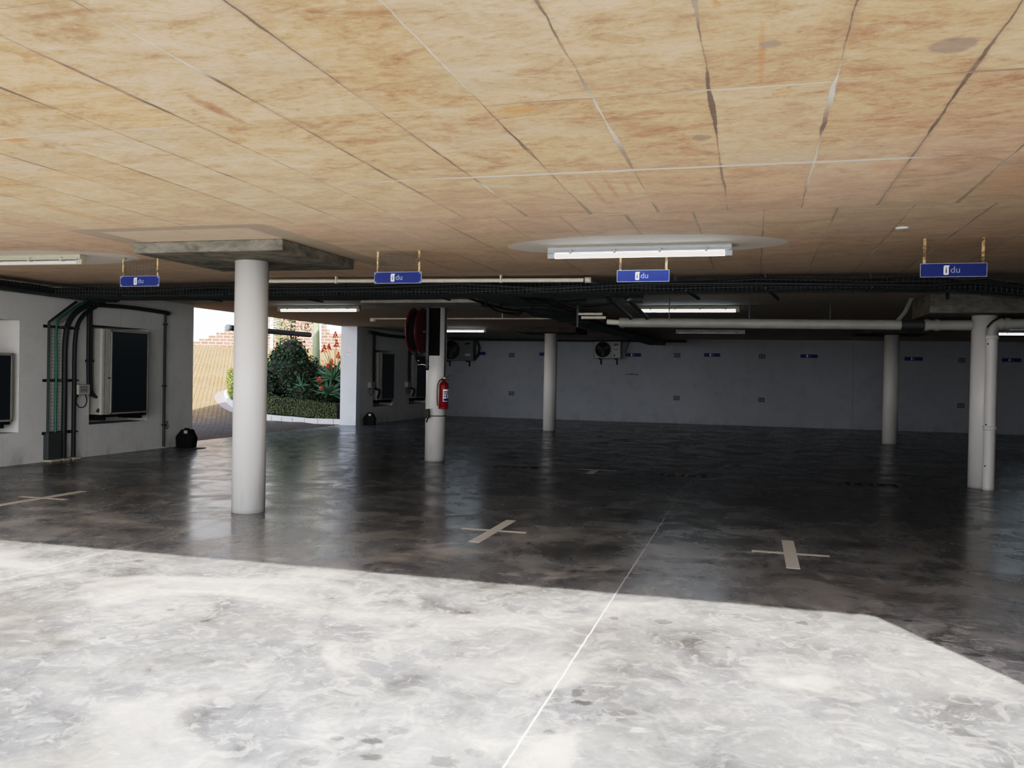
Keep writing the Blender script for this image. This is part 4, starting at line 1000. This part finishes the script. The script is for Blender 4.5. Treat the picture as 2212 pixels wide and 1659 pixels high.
def aloe(s, e, z, r, nleaf, flowers, label, seed):
    rnd = random.Random(seed); x, y = SE(s, e); gz = g(x, y)+.12
    t = thing('aloe_plant', label, 'aloe', (x, y, gz), 0, 'aloes in the planted island'); z -= gz
    if z > .9: MB().tube([(0, 0, 0), (.02, 0, z*.5), (0, 0, z)], [.07, .05, .05], 8).build('stem', M['stalk'], t)
    mb = MB()
    for k in range(nleaf):
        a = rnd.uniform(0, 6.28); el = rnd.uniform(-.25, 1.25); L = r*rnd.uniform(.75, 1.15)
        d = Vector((math.cos(a)*math.cos(el), math.sin(a)*math.cos(el), math.sin(el))); pts = []; cv = rnd.uniform(-.5, .25)
        for i in range(6):
            q = i/5; pts.append(Vector((0, 0, z))+d*L*q+Vector((0, 0, cv*q*q*L)))
        mb.tube(pts, [.03*r/.5*(1-i/5.2) for i in range(6)], 5)
    mb.build('leaf_rosette', M['aloe'], t)
    for (fx, fz, fh) in flowers:
        X0 = Vector((E2.x*fx, E2.y*fx, fz-gz)); st = MB().tube([(0, 0, z), ((X0.x)*.6, (X0.y)*.6, z+(X0.z-z)*.6), X0], .009, 6).build('flower_stalk', M['stalk'], t)
        m = MB()
        for k in range(70):
            q = rnd.random(); a = rnd.uniform(0, 6.28); rr = .015+.055*(1-q)
            p = X0+Vector((rr*math.cos(a)*.5, rr*math.sin(a)*.5, q*fh)); m.tube([p, p+Vector((rr*math.cos(a), rr*math.sin(a), -.035))], .008, 4)
        m.build('flower_spike', M['aloef'], st)
    return t
aloe(27.0, 2.78, .85, .58, 60, [(-.3, 1.25, .12), (-.22, 1.0, .1)], 'large aloe rosette low against the white jamb', 1)
aloe(27.7, 3.0, 1.30, .72, 60, [(-.32, 2.15, .24), (-.18, 2.22, .2), (-.08, 1.75, .2), (-.2, 1.62, .17), (.02, 2.6, .2), (.06, 2.33, .22), (.12, 1.95, .22)], 'tall aloe with many red flower spikes beside the jamb', 2)
aloe(27.5, 2.0, 1.05, .42, 16, [], 'sparse aloe leaves in front of the big shrub', 3)
aloe(27.4, .75, .62, .38, 16, [], 'small aloe peeking out right of the nearest column', 4)
# palm with trunk and hanging branch
x, y = SE(30.5, 2.68)
t = thing('palm_tree', 'smooth pale green palm trunk behind the shrub', 'tree', (x, y, g(x, y)+.1))
MB().tube([(0, 0, 0), (0, 0, 1.3), (-.02, 0, 2.4), (-.06, 0, 4.2), (-.08, 0, 5.4)], [.15, .13, .11, .10, .09], 14).build('trunk', M['trunk'], t)
rnd = random.Random(9); mb = MB()
for k in range(9):
    a = k*.7; P = [Vector((-.08+math.cos(a)*q*2, math.sin(a)*q*2, 5.4+q*.9-q*q*1.6)) for q in [i/8 for i in range(9)]]
    mb.tube(P, .012, 4)
    for i in range(1, 9):
        for s_ in (-1, 1):
            side = Vector((-math.sin(a), math.cos(a), 0))*s_; p = P[i]; mb.add([p, p+side*.25+Vector((0, 0, -.35)), p+side*.28+Vector((.03, .03, -.35))], [(0, 1, 2)])
mb.build('fronds', M['leaf'], t)
# leafy tree whose branches hang into view
x, y = SE(31.5, 1.45)
t = thing('overhanging_tree', 'leafy branches hanging down in front of the brick wall', 'tree', (x, y, g(x, y)+.1)); z0 = g(x, y)+.1
MB().tube([(0, 0, 0), (.05, .05, 2.2), (.2, .1, 4.6)], [.07, .05, .04], 8).build('trunk', M['stalk'], t)
for (dx, zt, zb, mt, nn) in ((.38, 4.6, 2.55, 'leaf', 900), (-.1, 4.6, 2.7, 'lime', 260), (.05, 4.6, 2.6, 'lime', 260), (.95, 4.4, 3.0, 'leaf', 260)):
    mb = MB(); rnd = random.Random(int(dx*100)+7)
    P = [Vector((.2, .1, 4.6))+Vector((E2.x*dx*q, E2.y*dx*q, 0)) for q in (0, .6)] + [Vector((.2*.2+E2.x*dx, E2.y*dx+.05, zt-z0-(zt-zb)*q)) for q in (.1, .4, .7, 1)]
    P = smooth_path(P, 5); br = MB().tube(P, .012, 5).build('branch', M['stalk'], t)
    for _ in range(nn):
        p = P[rnd.randrange(6, len(P))]+Vector((rnd.gauss(0, .13), rnd.gauss(0, .13), rnd.gauss(0, .12)))
        leaf(mb, p, Vector((rnd.uniform(-1, 1), rnd.uniform(-1, 1), rnd.uniform(-1, 1))), .09, .05, rnd)
    mb.build('hanging_leaves', M[mt], br)

# stepped brick wall at the top of the driveway
prof = [(-7, 1.5), (-7, 2.66), (-1.93, 2.66), (-1.93, 2.82)]
e_, z_ = -1.93, 2.82
for (ne, nz) in ((-1.61, 2.96), (-1.2, 3.12), (-.84, 3.28), (-.47, 3.43), (-.1, 3.6), (.3, 3.78), (.7, 3.95), (1.1, 4.1), (1.5, 4.3)):
    prof += [(ne, z_), (ne, nz)]; z_ = nz
prof += [(3.9, 4.3), (3.9, 3.86), (4.35, 3.86), (4.35, 3.6), (4.5, 3.6), (4.5, 3.4), (8, 3.4), (8, 1.5)]
prof = [(a*.939, 1.55+(b-1.55)*.939) for a, b in prof]
ang = math.atan2(E2.y, E2.x); x, y = SE(41.3, 0)
o = MB().prism(prof, 0, .3, 'y').build('brick_wall', M['brick'], None, (x, y, 0), (0, 0, ang)); tag(o, 'stepped red brick wall at the top of the sunny driveway', 'wall')
for k, (e, z0_, z1_) in enumerate(((1.72, 3.4, 4.4), (4.02, 2.6, 4.3))):
    e *= .925; z0_ = 1.55+(z0_-1.55)*.93; z1_ = 1.55+(z1_-1.55)*.93; x, y = SE(40.7, e); t = thing('fence_panel', ['pale blue fence post with wire lattice right of the nearest column', 'pale blue fence post with wire lattice right of the palm trunk'][k], 'fence', (x, y, g(x, y)), ang, 'pale fence posts before the brick wall')
    MB().box(-.07, .07, -.03, .03, 0, z1_-g(x, y)).build('post', M['post'], t)
    mb = MB(); b0 = z0_-g(x, y); b1 = z1_-g(x, y)
    for q in range(8):
        zz = b0+(b1-b0)*q/8; mb.tube([(-.55 if k == 0 else -.35, 0, zz), (.45 if k == 0 else .1, 0, zz+.35)], .012, 4); mb.tube([(-.55 if k == 0 else -.35, 0, zz+.35), (.45 if k == 0 else .1, 0, zz)], .012, 4)
    mb.build('wire_lattice', M['post'], t)
# height clearance bar outside the opening
t = thing('clearance_bar', 'grey round height bar hanging outside the driveway opening', 'height bar', (-12.5, 18.68, 2.565))
MB().tube([(0, 0, 0), (0, 4.08, .02)], .072, 20).build('bar_tube', M['bar'], t)
MB().lathe([(.001, -.02), (.074, -.02), (.080, 0), (.080, .05), (.074, .05)], (0, 0, 0), 24, 'y').build('end_cap', M['barcap'], t)
for yy in (.3, 3.8):
    h = MB().tube([(0, yy, .06), (0, yy, .9)], .006, 5).build('chain', M['steel'], t)
    MB().tube([(0, yy, .9), (1.04, yy, .9)], .025, 8).build('wall_arm', M['steel'], h)

# ------------------------------------------------------------------ light
SKYMAX = 4.0
w = bpy.data.worlds.new('World'); sc.world = w; w.use_nodes = True
bg = w.node_tree.nodes['Background']
wt = w.node_tree; wn = wt.nodes
tc = wn.new('ShaderNodeTexCoord'); sx_ = wn.new('ShaderNodeSeparateXYZ'); cr = wn.new('ShaderNodeValToRGB')
wt.links.new(tc.outputs['Generated'], sx_.inputs[0]); wt.links.new(sx_.outputs['Z'], cr.inputs[0]); wt.links.new(cr.outputs[0], bg.inputs[0])
cr.color_ramp.elements[0].color = (.97, .98, 1, 1); cr.color_ramp.elements[1].color = (.55, .72, 1, 1); cr.color_ramp.elements[1].position = .8
# hazy sky: brighter towards the sun
dt = wn.new('ShaderNodeVectorMath'); dt.operation = 'DOT_PRODUCT'; wt.links.new(tc.outputs['Generated'], dt.inputs[0]); dt.inputs[1].default_value = (.41, -.82, .40)
mr = wn.new('ShaderNodeMapRange'); mr.interpolation_type = 'SMOOTHSTEP'; wt.links.new(dt.outputs['Value'], mr.inputs['Value'])
for k_, v_ in (('From Min', -.15), ('From Max', .95), ('To Min', .4), ('To Max', SKYMAX)): mr.inputs[k_].default_value = v_
hz = wn.new('ShaderNodeMapRange'); hz.interpolation_type = 'SMOOTHSTEP'; wt.links.new(sx_.outputs['Z'], hz.inputs['Value'])
for k_, v_ in (('From Min', .08), ('From Max', .22), ('To Min', 2.2), ('To Max', 0)): hz.inputs[k_].default_value = v_
sm = wn.new('ShaderNodeMath'); sm.operation = 'ADD'; wt.links.new(mr.outputs[0], sm.inputs[0]); wt.links.new(hz.outputs[0], sm.inputs[1])
wt.links.new(sm.outputs[0], bg.inputs[1])
sd = bpy.data.lights.new('sun', 'SUN'); sd.energy = 11; sd.angle = math.radians(.53); sd.color = (1, .95, .865)
so = bpy.data.objects.new('sun', sd); COL.objects.link(so); so.location = (5, -10, 12)
el = math.radians(33.3); dv = Vector((-.451*math.cos(el), .8925*math.cos(el), -math.sin(el)))
so.rotation_euler = dv.to_track_quat('-Z', 'Y').to_euler()

# ------------------------------------------------------------------ camera
yaw, pit, rol, f = .2723, .0112, .0191, 1874.6
F = Vector((-math.sin(yaw)*math.cos(pit), math.cos(yaw)*math.cos(pit), -math.sin(pit))); r_ = Vector((math.cos(yaw), math.sin(yaw), 0)); u_ = r_.cross(F)
Rr = r_*math.cos(rol)+u_*math.sin(rol); U = -r_*math.sin(rol)+u_*math.cos(rol)
cd = bpy.data.cameras.new('camera'); cam = bpy.data.objects.new('camera', cd); COL.objects.link(cam)
cam.matrix_world = Matrix(((Rr.x, U.x, -F.x, 0), (Rr.y, U.y, -F.y, 0), (Rr.z, U.z, -F.z, 1.55), (0, 0, 0, 1)))
cd.sensor_width = 36; cd.lens = f/2212*36; cd.clip_end = 300; cd.clip_start = .05
sc.camera = cam
sc.view_settings.view_transform = 'Standard'; sc.view_settings.look = 'None'; sc.view_settings.exposure = 0
sc.cycles.max_bounces = 10; sc.cycles.diffuse_bounces = 8; sc.cycles.use_denoising = True; sc.cycles.sample_clamp_indirect = 8

# gentle shoulder, like a phone camera
vs_ = sc.view_settings; vs_.use_curve_mapping = True
cm = vs_.curve_mapping; cm.white_level = (4, 4, 4)
cv = cm.curves[3]
PT = [(0, 0), (.02, .0135), (.06, .060), (.15, .19), (.4, .485), (.8, .68), (1.4, .84), (2.2, .97), (4.0, 1.0)]
cv.points[0].location = (0, 0); cv.points[1].location = (1, 1)
for (x_, y_) in PT[1:-1]: cv.points.new(x_/4, y_)
cm.update()
